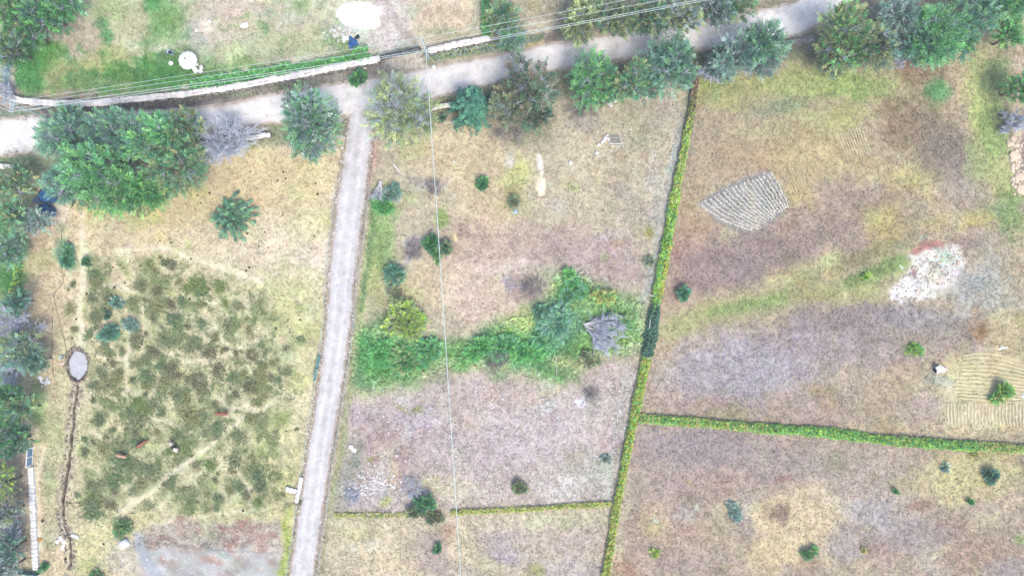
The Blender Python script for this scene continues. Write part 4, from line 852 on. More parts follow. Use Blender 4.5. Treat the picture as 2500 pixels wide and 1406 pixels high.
# shrubs
SH = [(1178,455,19,1.2,'deep','dark',.4,"small round dark shrub right of the overhead wire",1.5),
      (1045,590,28,1.6,'dark','deep',.5,"dark shrub left of the overhead wire",1.0),(1088,602,20,1.4,'dark','olive',.4,"dark shrub crossed by the overhead wire",1.0),(1068,622,18,1.0,'deep','olive',.4,"small shrub below the two dark shrubs",.9),
      (962,672,30,2.0,'dark','teal',.4,"dark shrub above the big yellow green bush",1.0),(985,785,60,1.8,'olive','lime',.4,"big yellow green bush beside the farm track",1.1),(970,720,30,1.8,'brown','olive',.5,"brownish top of the bush by the track",.9),
      (1370,800,66,1.5,'blue','green',.5,"wide blue green bush in the green belt",1.0),(1470,725,26,1.6,'straw','bright',.3,"pale yellow shrub in the green belt",1.0),(1400,715,40,1.2,'deep','blue',.4,"green shrub at the top of the green belt",1.0),
      (1390,680,26,1.4,'deep','bright',.4,"shrub at the pointed top of the green belt",.9),(1310,765,22,1.4,'dark','teal',.4,"small dark shrub in the green belt",1.0),(1225,845,48,1.0,'green','deep',.5,"green shrub in the middle of the belt",1.0),
      (1290,860,46,1.0,'deep','bright',.4,"deep green shrub in the belt",1.0),(1170,850,38,.9,'deep','bright',.3,"green shrub right of the wire in the belt",1.0),(920,860,46,1.0,'deep','bright',.4,"bright green shrub by the track in the belt",1.0),
      (990,880,50,1.0,'deep','olive',.4,"dull green shrub in the left of the belt",1.0),(1050,860,40,1.0,'deep','green',.4,"green shrub touching the overhead wire in the belt",1.0),(1330,820,40,1.0,'green','deep',.4,"teal shrub beside the wide bush",1.0),
      (1440,880,22,1.0,'olive','brown',.5,"dull olive shrub at the bottom of the belt",1.0),(1515,790,36,.8,'deep','olive',.4,"green shrub between the fallen tree and the hedge",1.0),
      (1669,720,18,1.4,'teal','deep',.3,"round blue green shrub right of the long hedge",1.4),(2448,966,30,1.6,'lime','bright',.4,"bright green shrub on the striped plot",1.2),(2418,1165,18,1.3,'dark','teal',.4,"dark green shrub in the lower right field",1.3),
      (2303,1138,13,.4,'grey','green',.4,"small teal shrub left of the dark one, lower right",.5),(2188,1196,9,.5,'deep','bright',.3,"tiny green tuft in the lower right field",.6),(2368,1226,10,.5,'deep','bright',.3,"tiny green shrub below the dark shrub",.6),
      (1978,1348,20,.9,'deep','brown',.3,"green shrub on the straw patch near the bottom",.6),(1788,1248,24,.35,'grey','blue',.4,"grey green shrub in the lower right field",.45),(1595,1350,12,.3,'lime','olive',.3,"small yellow green shrub near the bottom of the hedge",.6),
      (1270,1185,17,1.0,'olive','brown',.4,"round olive shrub on the stony field",1.6),(1040,1225,26,1.6,'dark','deep',.4,"dark shrub growing in the thin hedge",1.0),(1018,1255,20,1.2,'brown','olive',.4,"brownish shrub left of the dark hedge shrub",1.0),
      (1062,1266,18,1.0,'olive','brown',.5,"olive shrub below the thin hedge",1.0),(1068,1338,12,.7,'deep','dark',.4,"small dark shrub below the thin hedge",1.0),(872,195,20,1.6,'dark','deep',.5,"round dark shrub on the edge of the road",1.6),
      (265,810,26,1.3,'teal','blue',.2,"teal shrub among the rush tussocks",1.3),(285,740,18,.8,'teal','grey',.5,"pale teal shrub among the rush tussocks",.8),(315,800,22,.7,'grey','teal',.3,"pale grey green shrub among the rush tussocks",.7),
      (212,642,11,.8,'dark','deep',.3,"small dark shrub beside the trodden path",1.4),(160,625,26,1.0,'teal','deep',.4,"soft teal shrub left of the trodden path",.8),(262,765,12,.7,'dark','brown',.3,"dark little shrub above the teal one",1.0),
      (930,498,30,1.0,'bright','deep',.4,"bright green shrub under the fallen white tree",1.0),(955,470,24,1.0,'teal','grey',.4,"grey green shrub right of the fallen white tree",.9),(1075,285,14,.8,'dark','brown',.4,"small dark shrub by the roadside wall",1.0),
      (300,1285,24,.8,'olive','deep',.4,"green bush at the edge of the grey ground",1.0),(240,1402,26,.5,'deep','olive',.4,"green bush at the bottom edge of the pasture",1.0),(105,1385,12,.8,'deep','teal',.3,"small green bush at the foot of the white wall",1.0),
      (1250,490,20,.25,'olive','brown',.6,"flat olive shrub on the middle field",.7),(1590,640,14,.7,'grey','olive',.5,"grey shrub on the left of the long hedge",1.0),(1480,1125,16,.5,'grey','brown',.4,"faint grey shrub by the stony field",.4),(2110,676,9,.5,'lime','bright',.3,"tiny lime green shrub on the green band",1.3),
      (2230,855,18,.28,'lime','deep',.4,"round patch of green leaves on the purple field",.6),(2380,1108,9,.4,'straw','straw',0,"pale yellow tuft below the right hedge",1.2),(2108,1343,8,.4,'straw','straw',0,"pale yellow tuft near the bottom right",1.2)]
for x, y, r, h, p, mk, mp, lb, dd in SH:
    belt = 860 < x < 1580 and 660 < y < 950
    shrub("shrub", x, y, r, h, p, lb, mixkey=mk, mixp=mp, dens=dd*(.62 if belt else 1), kk=1.5 if belt else 1.2)

def star_shrub(x, y, rpx, label):
    rng = np.random.default_rng(5); root = empty("shrub", W(x, y), label, "shrub"); pos = []; dr = []; st = MB()
    for k in range(17):
        th = 2*np.pi*(k+rng.uniform(-.3, .3))/17; Lb = rpx*S*rng.uniform(.55, .98)
        for q in range(1 if k % 2 else 2):
            d = np.array([math.cos(th+q*.25), math.sin(th+q*.25), 0]); Lq = Lb*(1-.35*q); hh = rng.uniform(.7, 1.6)
            pts = np.array([d*Lq*t+np.array([0, 0, .15+hh*math.sin(t*2.6)]) for t in np.linspace(0, 1, 7)])
            st.tube(pts, np.linspace(.05, .012, 7), 5, cap=False)
            for t in np.linspace(.2, 1, 8):
                i = t*6; i0 = min(5, int(i)); pos.append(pts[i0]*(1-i+i0)+pts[i0+1]*(i-i0)); dr.append(d+rng.normal(0, .3, 3)*np.array([1, 1, .5]))
    for k in range(26): pos.append(np.array([rng.normal(0, .4), rng.normal(0, .4), 1.0+rng.random()*.7])); dr.append(rng.normal(0, 1, 3)+np.array([0, 0, .4]))
    v, f, c = sprays(rng, np.array(pos), np.array(dr), .75, 11, .5, .17, palcols(rng, 'green', len(pos), 1.15, 'dark', .5), .2)
    MB().add(v, f, c).build("foliage", M['leaf'], root); st.build("stems", M['bark'], root)["kind"] = "stuff"
star_shrub(572, 530, 60, "lone feathery star shaped shrub in the pasture")

# ground cover in the green belt (one mass)
def cover():
    rng = np.random.default_rng(3); poly = np.array([(862,815),(930,790),(1060,838),(1160,838),(1230,790),(1335,745),(1350,672),(1420,668),(1470,705),(1530,735),(1575,745),(1565,855),(1490,862),(1430,880),(1390,930),(1330,925),(1240,900),(1180,900),(1100,898),(1050,915),(960,948),(855,940)], float)
    n = 9000; x = rng.uniform(850, 1580, n*2); y = rng.uniform(665, 950, n*2); ins = np.zeros(len(x), bool)
    for (x0, y0), (x1, y1) in zip(poly, np.roll(poly, -1, 0)):
        ins ^= ((y0 > y) != (y1 > y)) & (x < (x1-x0)*(y-y0)/(y1-y0+1e-9)+x0)
    ins &= rng.random(len(x)) < sst(.22, .62, vn(x/20, y/20, 94)*.7+vn(x/60, y/60, 96)*.5)
    x, y = x[ins], y[ins]; n = len(x)
    hgt = 0.05+0.4*vn(x/26, y/26, 91)*rng.random(n)
    pos = np.stack([(x-1250)*S, (703-y)*S, hgt], 1)
    c = alb(np.clip(gcol(x, y)*1.16, 30, 240), 1.45)*(1+rng.normal(0, .2, (n, 1)))*np.stack([1+rng.normal(0, .1, n), np.ones(n), 1+rng.normal(0, .1, n)], 1)
    dr = rng.normal(0, 1, (n, 3)); dr[:, 2] = 0.5
    v, f, cc = sprays(rng, pos, dr, 0.55, 7, 0.32, 0.13, c)
    o = MB().add(v, f, cc).build("ground_cover", M['leaf'])
    tag(o, "low leafy green plants covering the belt across the middle field", "ground cover", kind="stuff")
cover()

# ------------------------------------------------------------------ grass on all fields (one mass)
def grass():
    rng = np.random.default_rng(9); n = 190000
    x = rng.uniform(-60, 2560, n); y = rng.uniform(-50, 1456, n)
    col = gcol(x, y)
    keep = np.ones(n, bool)
    def near(pts, w):
        d = np.full(n, 1e9)
        for (x0, y0), (x1, y1) in zip(pts[:-1], pts[1:]):
            ex, ey = x1-x0, y1-y0; t = np.clip(((x-x0)*ex+(y-y0)*ey)/(ex*ex+ey*ey), 0, 1)
            d = np.minimum(d, np.hypot(x-x0-t*ex, y-y0-t*ey))
        return d < w
    keep &= ~near(ROADC, 37); keep &= ~near(TRACKC, 29); keep &= ~near(TRENCH, 7)
    for p, w in PATHS: keep &= ~near(p, w*0.42)
    keep &= ~((((x-190)/27)**2+((y-891)/40)**2) < 1); keep &= ~((((x-880)/60)**2+((y-40)/40)**2) < 1)
    keep &= ~((x > 2185) & (x < 2350) & (y > 610) & (y < 725) & (rng.random(n) < .8)); keep &= ~((x > 330) & (x < 690) & (y > 1335)); keep &= ~((x > 2310) & (y > 865) & (y < 1045) & (rng.random(n) < .7))
    x, y, col = x[keep], y[keep], col[keep]; n = len(x)
    z = gz(x, y); grn = np.clip((col[:, 1]-col[:, 0])/40, 0, 1)
    K = 2; ang = rng.uniform(0, 2*np.pi, (n, K)); ln = rng.uniform(0.22, 0.62, (n, K))*(1+0.5*grn[:, None]); hh = ln*rng.uniform(0.25, 0.8, (n, K)); w = rng.uniform(0.035, 0.09, (n, K))
    bx = ((x-1250)*S)[:, None]+rng.normal(0, .1, (n, K)); by = ((703-y)*S)[:, None]+rng.normal(0, .1, (n, K)); bz = (z-0.02)[:, None]*np.ones((1, K))
    dx, dy = np.cos(ang), np.sin(ang)
    a = np.stack([bx-dy*w, by+dx*w, bz], -1); b = np.stack([bx+dy*w, by-dx*w, bz], -1); c = np.stack([bx+dx*ln, by+dy*ln, bz+hh], -1)
    v = np.stack([a, b, c], 2).reshape(-1, 3); f = np.arange(len(v)).reshape(-1, 3)
    cc = alb(np.clip(col, 20, 250), 1.08)[:, None]*(1+rng.normal(0, .2, (n, K, 1)))*(1+rng.normal(0, .05, (n, K, 3)))
    st = rng.random((n, K)) < 0.18*(1-grn[:, None]); cc[st] = alb((232,220,186))*rng.uniform(.7, 1.05, (st.sum(), 1))
    cc = np.repeat(np.clip(cc, 0.01, .75)[:, :, None], 3, 2).reshape(-1, 3)
    tag(MB().add(v, f, cc).build("grass", M['grass']), "sparse dry and green grass blades over the fields", "grass", kind="stuff")
grass()

# ------------------------------------------------------------------ rush tussocks
def tussock_mesh(seed, pal, R=1.0, h=0.5, nb=190):
    rng = np.random.default_rng(seed)
    ec = rng.uniform(0.7, 1.35); wind = rng.uniform(0, 2*np.pi)
    b = rng.normal(0, 0.55*R, (nb, 2))*rng.uniform(.5, 1.25, (nb, 1))*np.array([ec, 1/ec]); rr = np.linalg.norm(b, axis=1, keepdims=True)
    d = norm(b/(rr+.05)*0.7+rng.normal(0, .55, (nb, 2))+0.55*np.array([math.cos(wind), math.sin(wind)])); ln = R*rng.uniform(0.3, 0.85, nb); lean = rng.uniform(.5, 1.0, nb); w = rng.uniform(.03, .065, nb)[:, None]
    pn = np.stack([-d[:, 1], d[:, 0]], 1)*w
    hz = h*rng.uniform(.35, 1, nb)*np.exp(-(rr[:, 0]/(1.3*R))**2); z0 = np.full(nb, -0.05)
    m1 = b+d*(ln*lean*0.45)[:, None]; t1 = b+d*(ln*lean)[:, None]
    P3 = lambda q, z: np.concatenate([q, z[:, None]], 1)
    v = np.stack([P3(b-pn, z0), P3(b+pn, z0), P3(m1+pn*.8, hz*.8), P3(m1-pn*.8, hz*.8), P3(t1, hz*(1-0.45*lean))], 1)
    o = (np.arange(nb)*5)[:, None]
    m = MB(); c = np.array([alb(q, 0.88) for q in pal])[rng.integers(0, len(pal), nb)]*(1+rng.normal(0, .2, (nb, 1)))
    cc = np.repeat(np.clip(c, .008, .7)[:, None], 5, 1).reshape(-1, 3)
    m.add(v.reshape(-1, 3), o+np.array([[0,1,2,3]]), cc); m.n -= nb*5; m.f.append(o+np.array([[3,2,4]])); m.n += nb*5
    return m.mesh("rush_tussock", M['grass'])
OL = [(152,170,122),(170,184,134),(134,154,106),(188,194,150),(124,142,98),(160,184,142)]
BRT = [(150,182,92),(170,198,104),(134,166,88)]
PALS = [OL, [(168,178,118),(182,190,128),(150,162,104),(192,192,142)], [(152,156,116),(166,166,126),(136,142,102),(180,178,142)], [(140,172,120),(158,188,134),(126,156,110)]]
TM = [tussock_mesh(s, PALS[s % 4], 0.7+0.14*(s % 5)) for s in range(12)]
TB = [tussock_mesh(20+s, BRT+OL[:1]) for s in range(3)]
TU = [(230,665),(400,640,1.5),(430,690,1.3),(350,702,1.1),(385,718,1.2),(230,730),(260,728),(240,690),(350,735),(395,752,1.2),(452,742),(485,752),(575,757),(235,778),(210,785),(380,778),(432,788,1.3),(465,790,1.2),(492,788,1.2),(555,792,1.1),
      (335,835),(400,812,1.3),(424,832,1.3),(460,845,1.2),(490,842,1.3),(535,822,1.2),(250,840),(290,852),(385,862,1.2),(436,870,1.2),(360,872),(245,915,1.3),(290,908,1.1),(372,910,1.3),(410,908,1.3),(442,912,1.2),(480,935,1.3),(540,905,1.2),(582,872,1.3),(612,862,1.2),(522,902,1.2),(640,888),
      (330,925),(405,928,1.2),(225,945),(262,940,1.2),(235,985,1.2),(225,1022,1.2),(295,968,1.2),(312,1010,1.3),(342,1022,1.4),(372,986,1.2),(425,960,1.3),(432,980,1.2),(492,942,1.3),(610,952,1.2),(622,985,1.1),(652,965),(690,922),(275,1055,1.2),(236,1065),(202,1078),(260,1102,1.1),
      (340,1085,1.3),(300,1132,1.3),(332,1132,1.3),(290,1162,1.2),(225,1182,1.4),(256,1176,1.2),(282,1192),(182,1215,.8),(230,1232,1.3),(430,1172),(400,1185,1.2),(424,1192),(480,1132,1.1),(522,1166,1.2),(560,1152),(440,1062,1.2),(462,1042,1.1),(482,1022,1.2),(502,1012,1.1),(526,1042,1.2),
      (532,1222,1.3),(562,1202,1.2),(590,1192,1.2),(602,1212,1.2),(630,1162,1.4),(642,1192,1.3),(576,1116,1.1),(240,1248,1.2),(548,858,1.2),(505,865,1.1),(560,925,1.1),(590,910,1.1),(395,885,1.2),(470,885,1.1),(455,1000,1.2),(400,1010,1.1),(380,1050,1.2),(330,1055,1.1),(540,1060,1.1),(590,1060,1),(620,1030,1),(520,980,1.1),(570,960,1),
      (250,1030,1.1),(215,1105,1),(275,1235,1.1),(340,1180,1.2),(370,1150,1.1),(640,925,1),(670,890,.9),(600,820,1),(630,840,.9),(500,720,1),(420,740,1.2),(300,1090,1.1),(455,960,1.1),(350,950,1.1),(180,760,.9),(178,700,.9),(182,800,.8),(240,765,.9),(220,820,.9),(270,880,1),(420,650,1.2),(375,660,1.1),(600,1135,1)]
def tussock(name, me, t, lb, gp):
    x, y = t[0]+rnd.uniform(-9, 9), t[1]+rnd.uniform(-9, 9); k = (t[2] if len(t) > 2 else 1.0)*rnd.uniform(.6, 1.3)
    if any(np.hypot(x-a-np.clip(((x-a)*(c-a)+(y-b)*(e-b))/((c-a)**2+(e-b)**2), 0, 1)*(c-a), y-b-np.clip(((x-a)*(c-a)+(y-b)*(e-b))/((c-a)**2+(e-b)**2), 0, 1)*(e-b)) < w*.5 for p, w in PATHS for (a, b), (c, e) in zip(p[:-1], p[1:])): return
    o = put(name, me, None, W(x, y, 0)+np.array([0, 0, float(gz(x, y))]), (0, 0, rnd.uniform(0, 6.28)), (k*rnd.uniform(.85, 1.2), k*rnd.uniform(.8, 1.1), k))
    return tag(o, lb, "grass tussock", gp)
TU += [(t[0]+rnd.uniform(-24, 24), t[1]+rnd.uniform(-20, 20), rnd.uniform(.4, .8)) for t in TU if rnd.random() < .75]+[(rnd.uniform(600, 735), rnd.uniform(800, 1230), rnd.uniform(.5, .9)) for i in range(26)]
TL = ["olive rush tussock in the trampled pasture left of the track", "pale yellowish rush tussock in the trampled pasture", "brownish rush tussock in the trampled pasture", "fresh green rush tussock in the trampled pasture"]
for t in TU:
    q = rnd.randrange(12); tussock("rush_tussock", TM[q], t, TL[q % 4], "rush tussocks in the pasture")
for t in [(360,652),(480,702,1.3),(530,702,1.2),(465,700),(545,735),(425,1150),(300,1180),(460,1090),(420,1110),(395,1125),(340,985),(350,1000),(520,1130),(640,1215),(240,1215)]:
    tussock("grass_tussock", rnd.choice(TB), t, "bright yellow green grass tussock among the darker rushes", "bright grass tussocks in the pasture")

def rushes():
    rng = np.random.default_rng(17); n = 190000
    x = rng.uniform(165, 760, n); y = rng.uniform(600, 1275, n)
    env = sst(200, 260, x+(y-600)*-.02)*(1-sst(640, 740, x-(y-640)*.02))*sst(610, 690, y+np.clip(x-420, 0, 300)*-.35)*(1-sst(1225, 1275, y))
    dn_ = fbm(x/34, y/34, 3, 101)*1.1+fbm(x/13, y/13, 2, 104)*.8
    pr = sst(0.0, .36, dn_)*env*.85
    for p, w in PATHS:
        d = np.full(n, 1e9)
        for (x0, y0), (x1, y1) in zip(p[:-1], p[1:]):
            ex, ey = x1-x0, y1-y0; t = np.clip(((x-x0)*ex+(y-y0)*ey)/(ex*ex+ey*ey), 0, 1); d = np.minimum(d, np.hypot(x-x0-t*ex, y-y0-t*ey))
        pr *= sst(w*.25, w*.9, d+fbm(x/12, y/12, 2, 105)*9)
    k = rng.random(n) < pr; x, y = x[k], y[k]; n = len(x)
    ang = 2*np.pi*vn(x/18, y/18, 102)*1.6+rng.normal(0, .6, n); ln = rng.uniform(.3, .85, n); w = rng.uniform(.03, .06, n); hh = rng.uniform(.12, .45, n)
    bx, by, bz = (x-1250)*S, (703-y)*S, gz(x, y)-.03; dx, dy = np.cos(ang), np.sin(ang)
    v = np.stack([np.stack([bx-dy*w, by+dx*w, bz], 1), np.stack([bx+dy*w, by-dx*w, bz], 1), np.stack([bx+dx*ln, by+dy*ln, bz+hh], 1)], 1).reshape(-1, 3)
    pal = np.array([alb(q) for q in OL+[(140,168,104),(156,180,112)]]); gk = np.clip(vn(x/50, y/50, 103)*1.5-.3, 0, 1)
    c = pal[rng.integers(0, 6, n)]*(1-gk[:, None]*.7)+pal[rng.integers(6, 8, n)]*gk[:, None]*.7
    c = np.repeat((c*(1+rng.normal(0, .22, (n, 1)))).clip(.01, .7), 3, 0)
    tag(MB().add(v, np.arange(len(v)).reshape(-1, 3), c).build("rushes", M['grass']), "loose olive rushes growing between the tussocks of the pasture", "rushes", kind="stuff")
rushes()

# ------------------------------------------------------------------ stones and stone walls
def stone_mesh(seed, k=0.62):
    rng = np.random.default_rng(seed); gpts = np.linspace(-1, 1, 3); V = {}; vs = []; F = []
    def vid(p):
        key = tuple(np.round(p, 3))
        if key not in V: V[key] = len(vs); vs.append(np.array(p, float))
        return V[key]
    for ax in range(3):
        for sg in (-1, 1):
            for i in range(2):
                for j in range(2):
                    q = []
                    for a, b in ((0,0),(1,0),(1,1),(0,1)):
                        p = [0, 0, 0]; p[ax] = sg; p[(ax+1) % 3] = gpts[i+a]; p[(ax+2) % 3] = gpts[j+b]; q.append(vid(p))
                    F.append(q if sg > 0 else q[::-1])
    v = np.array(vs); r = np.linalg.norm(v, axis=1, keepdims=True); v = v*(k+(1-k)*1.25/r)*0.5+rng.normal(0, .045, v.shape)
    return MB().add(v, F)
def stone_set(mat, n=6, k=0.62, s0=0): return [stone_mesh(s0+i, k).mesh("stone", M[mat], True) for i in range(n)]
ST_P = stone_set('stone', 6, 0.74); ST_G = stone_set('stone_grey', 6, 0.55, 10); ST_W = stone_set('stone_white', 6, 0.5, 20); ST_T = stone_set('stone_tan', 4, 0.55, 30)

def wall(name, pts, w, h, label, caps=ST_P, step=1.15, face=ST_G, fside=(1, -1), core='mud', two=0.25, cw=1.0):
    P_ = pl(pts, max(12, int(seglen(np.array(pts, float))/4))); loc = W(*P_[0]); root = empty(name, loc, label, "wall")
    Q = np.array([W(*p) for p in P_])-loc; tg = norm(np.gradient(Q, axis=0)); nr = np.stack([-tg[:, 1], tg[:, 0], np.zeros(len(Q))], 1)
    n = len(Q); prof = [(-.46, -.2), (-.40, h*.82), (.40, h*.82), (.46, -.2)]
    v = np.stack([Q+nr*(a*w)+np.array([0, 0, z]) for a, z in prof], 1)+RNG.normal(0, .025, (n, 4, 3))
    I = np.arange(n*4).reshape(n, 4)
    f = np.stack([I[:-1,:-1], I[1:,:-1], I[1:,1:], I[:-1,1:]], -1).reshape(-1, 4)
    mb = MB().add(v.reshape(-1, 3), f[:, ::-1]); mb.add(v[0], [[0,1,2,3]]); mb.add(v[-1], [[3,2,1,0]]); mb.build("wall_core", M[core], root)
    d = np.concatenate([[0], np.cumsum(np.linalg.norm(np.diff(Q, axis=0), axis=1))])
    def at(s):
        p = np.array([np.interp(s, d, Q[:, k]) for k in range(3)]); t = np.array([np.interp(s, d, tg[:, k]) for k in range(3)]); return p, t
    s = 0.0
    while s < d[-1]-0.2:
        ln = min(step*rnd.uniform(.7, 1.35), d[-1]-s); p, t = at(s+ln/2); a = math.atan2(t[1], t[0]); nv = np.array([-t[1], t[0], 0])
        rows = [(-.25, .5), (.25, .5)] if rnd.random() < two else [(0, 1.0)]
        for o_, ww in rows:
            hh = h*0.3*rnd.uniform(.85, 1.2)
            put("cap_stone", rnd.choice(caps), root, p+nv*(o_*w*cw+rnd.uniform(-.05, .05))+np.array([0, 0, h*0.82+hh*0.25]), (rnd.uniform(-.06, .06), rnd.uniform(-.06, .06), a+rnd.uniform(-.09, .09)+(math.pi if rnd.random() < .5 else 0)),
                (ln*0.99, w*cw*ww*rnd.uniform(.92, 1.1), hh))
        s += ln
    for sd in fside:
        s = 0.0
        while face and s < d[-1]-0.3:
            ln = rnd.uniform(.55, 1.0); p, t = at(s+ln/2); a = math.atan2(t[1], t[0]); nv = np.array([-t[1], t[0], 0])
            put("face_stone", rnd.choice(face), root, p+nv*(sd*w*.47)+np.array([0, 0, h*rnd.uniform(.2, .5)]), (rnd.uniform(-.2, .2), rnd.uniform(-.2, .2), a+rnd.uniform(-.15, .15)), (ln, w*.4, h*rnd.uniform(.45, .65)))
            s += ln*rnd.uniform(1.0, 1.5)
    return root
wall("stone_wall", [(30,240),(60,250),(110,255),(170,257),(230,258),(290,252),(350,246),(450,236),(550,222),(640,206),(740,188),(840,167),(930,149)], 1.0, 1.3, "long curved pale stone wall below the garden lawn", fside=(-1,))
wall("stone_wall", [(1048,130),(1100,118),(1150,108),(1196,98)], 1.0, 1.2, "white stone wall right of the gate and power pole", caps=ST_P, fside=(-1,))
wall("stone_wall", [(470,362),(560,348),(620,338),(666,331)], 0.7, 0.9, "low roadside wall showing right of the bare grey tree", caps=ST_P, fside=(), two=.1)
wall("stone_wall", [(1050,269),(1080,263),(1108,258)], 0.8, 0.9, "short white wall left of the pointed conifer", fside=(), two=.1)
wall("stone_wall", [(-30,406),(20,409),(48,412)], 0.8, 1.0, "white wall end at the left edge below the road", fside=(-1,), two=.1)
wall("stone_wall", [(1912,110),(1950,104),(1984,97)], 0.9, 0.9, "short grey wall between two trees at the upper right", caps=ST_G, fside=(1, -1), two=.6)
wall("boundary_wall", [(79,1138),(82,1190),(84,1240),(86,1290),(89,1340),(92,1388)], 0.95, 0.6, "straight white wall along the lower left edge", caps=ST_W, step=0.62, fside=(), two=.5, core='stone_white')
wall("culvert_wall", [(737,1163),(733,1185),(729,1205),(725,1226)], 0.6, 0.5, "white culvert wall on the left side of the farm track", caps=ST_W, step=0.7, face=None, fside=(), two=.1, core='concrete', cw=1.1)
wall("culvert_wall", [(699,1192),(712,1195),(725,1198)], 0.7, 0.45, "short white wall joining the culvert at a right angle", caps=ST_W, step=0.7, face=None, fside=(), two=.1, core='concrete', cw=1.1)

def rocks(items, meshes, name, cat, group=None):
    for x, y, sx, sy, sz, lb in items:
        o = put(name, rnd.choice(meshes), None, W(x, y)+np.array([0, 0, sz*0.25+float(gz(x, y))]), (0, 0, rnd.uniform(0, 3.14)), (sx, sy, sz)); tag(o, lb, cat, group)
rocks([(305,1325,1.6,1.35,1.0,"large white boulder beside the grey ground"),(182,1307,0.55,1.5,.35,"upright white slab right of the ditch end"),(149,1313,.8,.9,.4,"white stone at the left of the slab pair"),(156,1331,.5,1.4,.4,"long white slab left of the ditch end"),
       (158,1321,.7,.5,.3,"small white stone between the slabs"),(140,1321,.6,.6,.3,"small grey white stone left of the slabs"),(300,1366,.6,.35,.2,"small white stone below the boulder"),
       (1500,247,.7,.6,.4,"white rock below the roadside row"),(1486,253,.8,.6,.4,"tan rock below the roadside row"),(1492,258,.45,.4,.3,"small rock between the two roadside rocks"),(1393,398,.55,.7,.35,"white stone on the middle field"),
       (857,1090,.7,.7,.4,"left one of two white stones by the track"),(865,1098,.8,.7,.4,"right one of two white stones by the track"),(1059,165,.75,.65,.4,"round white stone on the road verge below the pole"),(480,75,.5,.5,.3,"small white stone on the garden lawn"),
       (512,53,.7,.5,.35,"grey white stone on the garden lawn"),(597,62,1.4,.8,.3,"flat pale stones on the garden lawn"),(1448,958,.5,.5,.3,"white stone in the brushwood"),(720,1196,.4,.4,.2,"stone on the culvert")][:-1], ST_W, "boulder", "rock")
rocks([(800,170,1.0,.9,.7,"round boulder behind the curved wall"),(822,168,1.3,1.0,.7,"larger boulder behind the curved wall"),(842,164,.8,.7,.5,"small boulder by the curved wall end"),(890,165,.6,.6,.4,"small stone under the curved wall end")], ST_P, "boulder", "rock")

rocks([(2466,352,1.2,.9,.4,"topmost tan rock at the right edge below the bleached branches"),(2476,382,1.8,1.3,.5,"wide tan rock second from the top at the right edge"),(2482,406,1.1,.8,.35,"low tan rock in the middle of the right edge rocks"),
       (2488,432,1.7,1.4,.5,"big tan rock near the lower end of the right edge rocks"),(2494,462,1.5,1.6,.5,"lowest tan rock cut by the right edge"),(2472,338,.8,.6,.3,"small tan rock just below the bleached branches")], ST_T, "boulder", "rock")

# scattered white stones (too many and too small to count)
def scatter(n, fn, meshset, smin, smax, name, label, cat, mat):
    rng = np.random.default_rng(hash(name) % 1000 if False else len(label)); m = MB(); srcs = [stone_mesh(60+i, .5) for i in range(4)]
    V_ = [s.v[0] for s in srcs]; Fq = [s.f[0] for s in srcs]; k = 0; tries = 0
    while k < n and tries < n*20:
        tries += 1
        q = fn(rng)
        if q is None: continue
        x, y = q; i = rng.integers(0, 4); sc = rng.uniform(smin, smax)*np.array([rng.uniform(.7, 1.6), rng.uniform(.6, 1.2), .5]); a = rng.uniform(0, 6.28)
        v = V_[i]*sc; v = np.stack([v[:, 0]*math.cos(a)-v[:, 1]*math.sin(a), v[:, 0]*math.sin(a)+v[:, 1]*math.cos(a), v[:, 2]], 1)+W(x, y)+np.array([0, 0, float(gz(x, y))+sc[2]*.25])
        m.add(v, Fq[i]); k += 1
    tag(m.build(name, M[mat], smooth=True), label, cat, kind="stuff")
def f_mid(r):
    x, y = r.uniform(860, 1540), r.uniform(940, 1225)
    if x > 1575-(y-900)*0.27: return None
    cl = vn(x/45, y/45, 95); return (x, y) if r.random() < cl**2*1.6 else None
scatter(480, f_mid, None, .1, .28, "white_stones", "small white stones strewn over the purple grey field", "stones", 'stone_white')
scatter(150, lambda r: (r.uniform(1100, 1640), r.uniform(290, 720)), None, .1, .26, "pale_stones", "small pale stones strewn over the upper middle field", "stones", 'stone_white')
def f_cl(r):
    c = [(875,1195,40,28),(935,1178,40,25),(895,1180,40,40)][r.integers(0, 3)]; return r.normal(c[0], c[2]*.5), r.normal(c[1], c[3]*.5)
scatter(130, f_cl, None, .14, .42, "stone_scatter", "cluster of white stones near the thin hedge and the track", "stones", 'stone_white')
def f_rub(r):
    x, y = r.uniform(2180, 2360), r.uniform(600, 735); u = (x-2270)*.82+(y-667)*-.57; w = (x-2270)*.57+(y-667)*.82
    return (x, y) if (u/100)**2+(w/44)**2 < 1 else None
scatter(210, f_rub, None, .1, .34, "rubble", "pale rubble covering the bare patch at the right", "rubble", 'stone_tan')
scatter(130, lambda r: (r.normal(2482, 9), r.uniform(335, 480)), None, .12, .6, "tan_rubble", "crumbled tan stones along the right edge", "rubble", 'stone_tan')
scatter(200, lambda r: (r.normal(845, 26), r.normal(82, 11)), None, .12, .38, "gravel_scatter", "pale gravel scattered below the white sand heap", "gravel", 'stone')
scatter(240, lambda r: (r.uniform(355, 685), r.uniform(1285, 1406)), None, .07, .2, "ash_pebbles", "small stones on the grey ash ground", "pebbles", 'stone')
def f_pond(r):
    a = r.uniform(0, 6.28); k = r.normal(1.2, .09); return 190+23*k*math.cos(a), 891+34*k*math.sin(a)
scatter(70, f_pond, None, .12, .42, "mud_clods", "dark mud clods around the rim of the grey pond", "clods", 'mud')
def f_dit(r):
    k = r.integers(0, len(TRENCH)-1); t = r.random(); return TRENCH[k][0]*(1-t)+TRENCH[k+1][0]*t+r.choice([-1, 1])*r.uniform(5, 13), TRENCH[k][1]*(1-t)+TRENCH[k+1][1]*t
scatter(190, f_dit, None, .12, .42, "ditch_clods", "grey brown clods of dug soil along the ditch", "clods", 'mud')
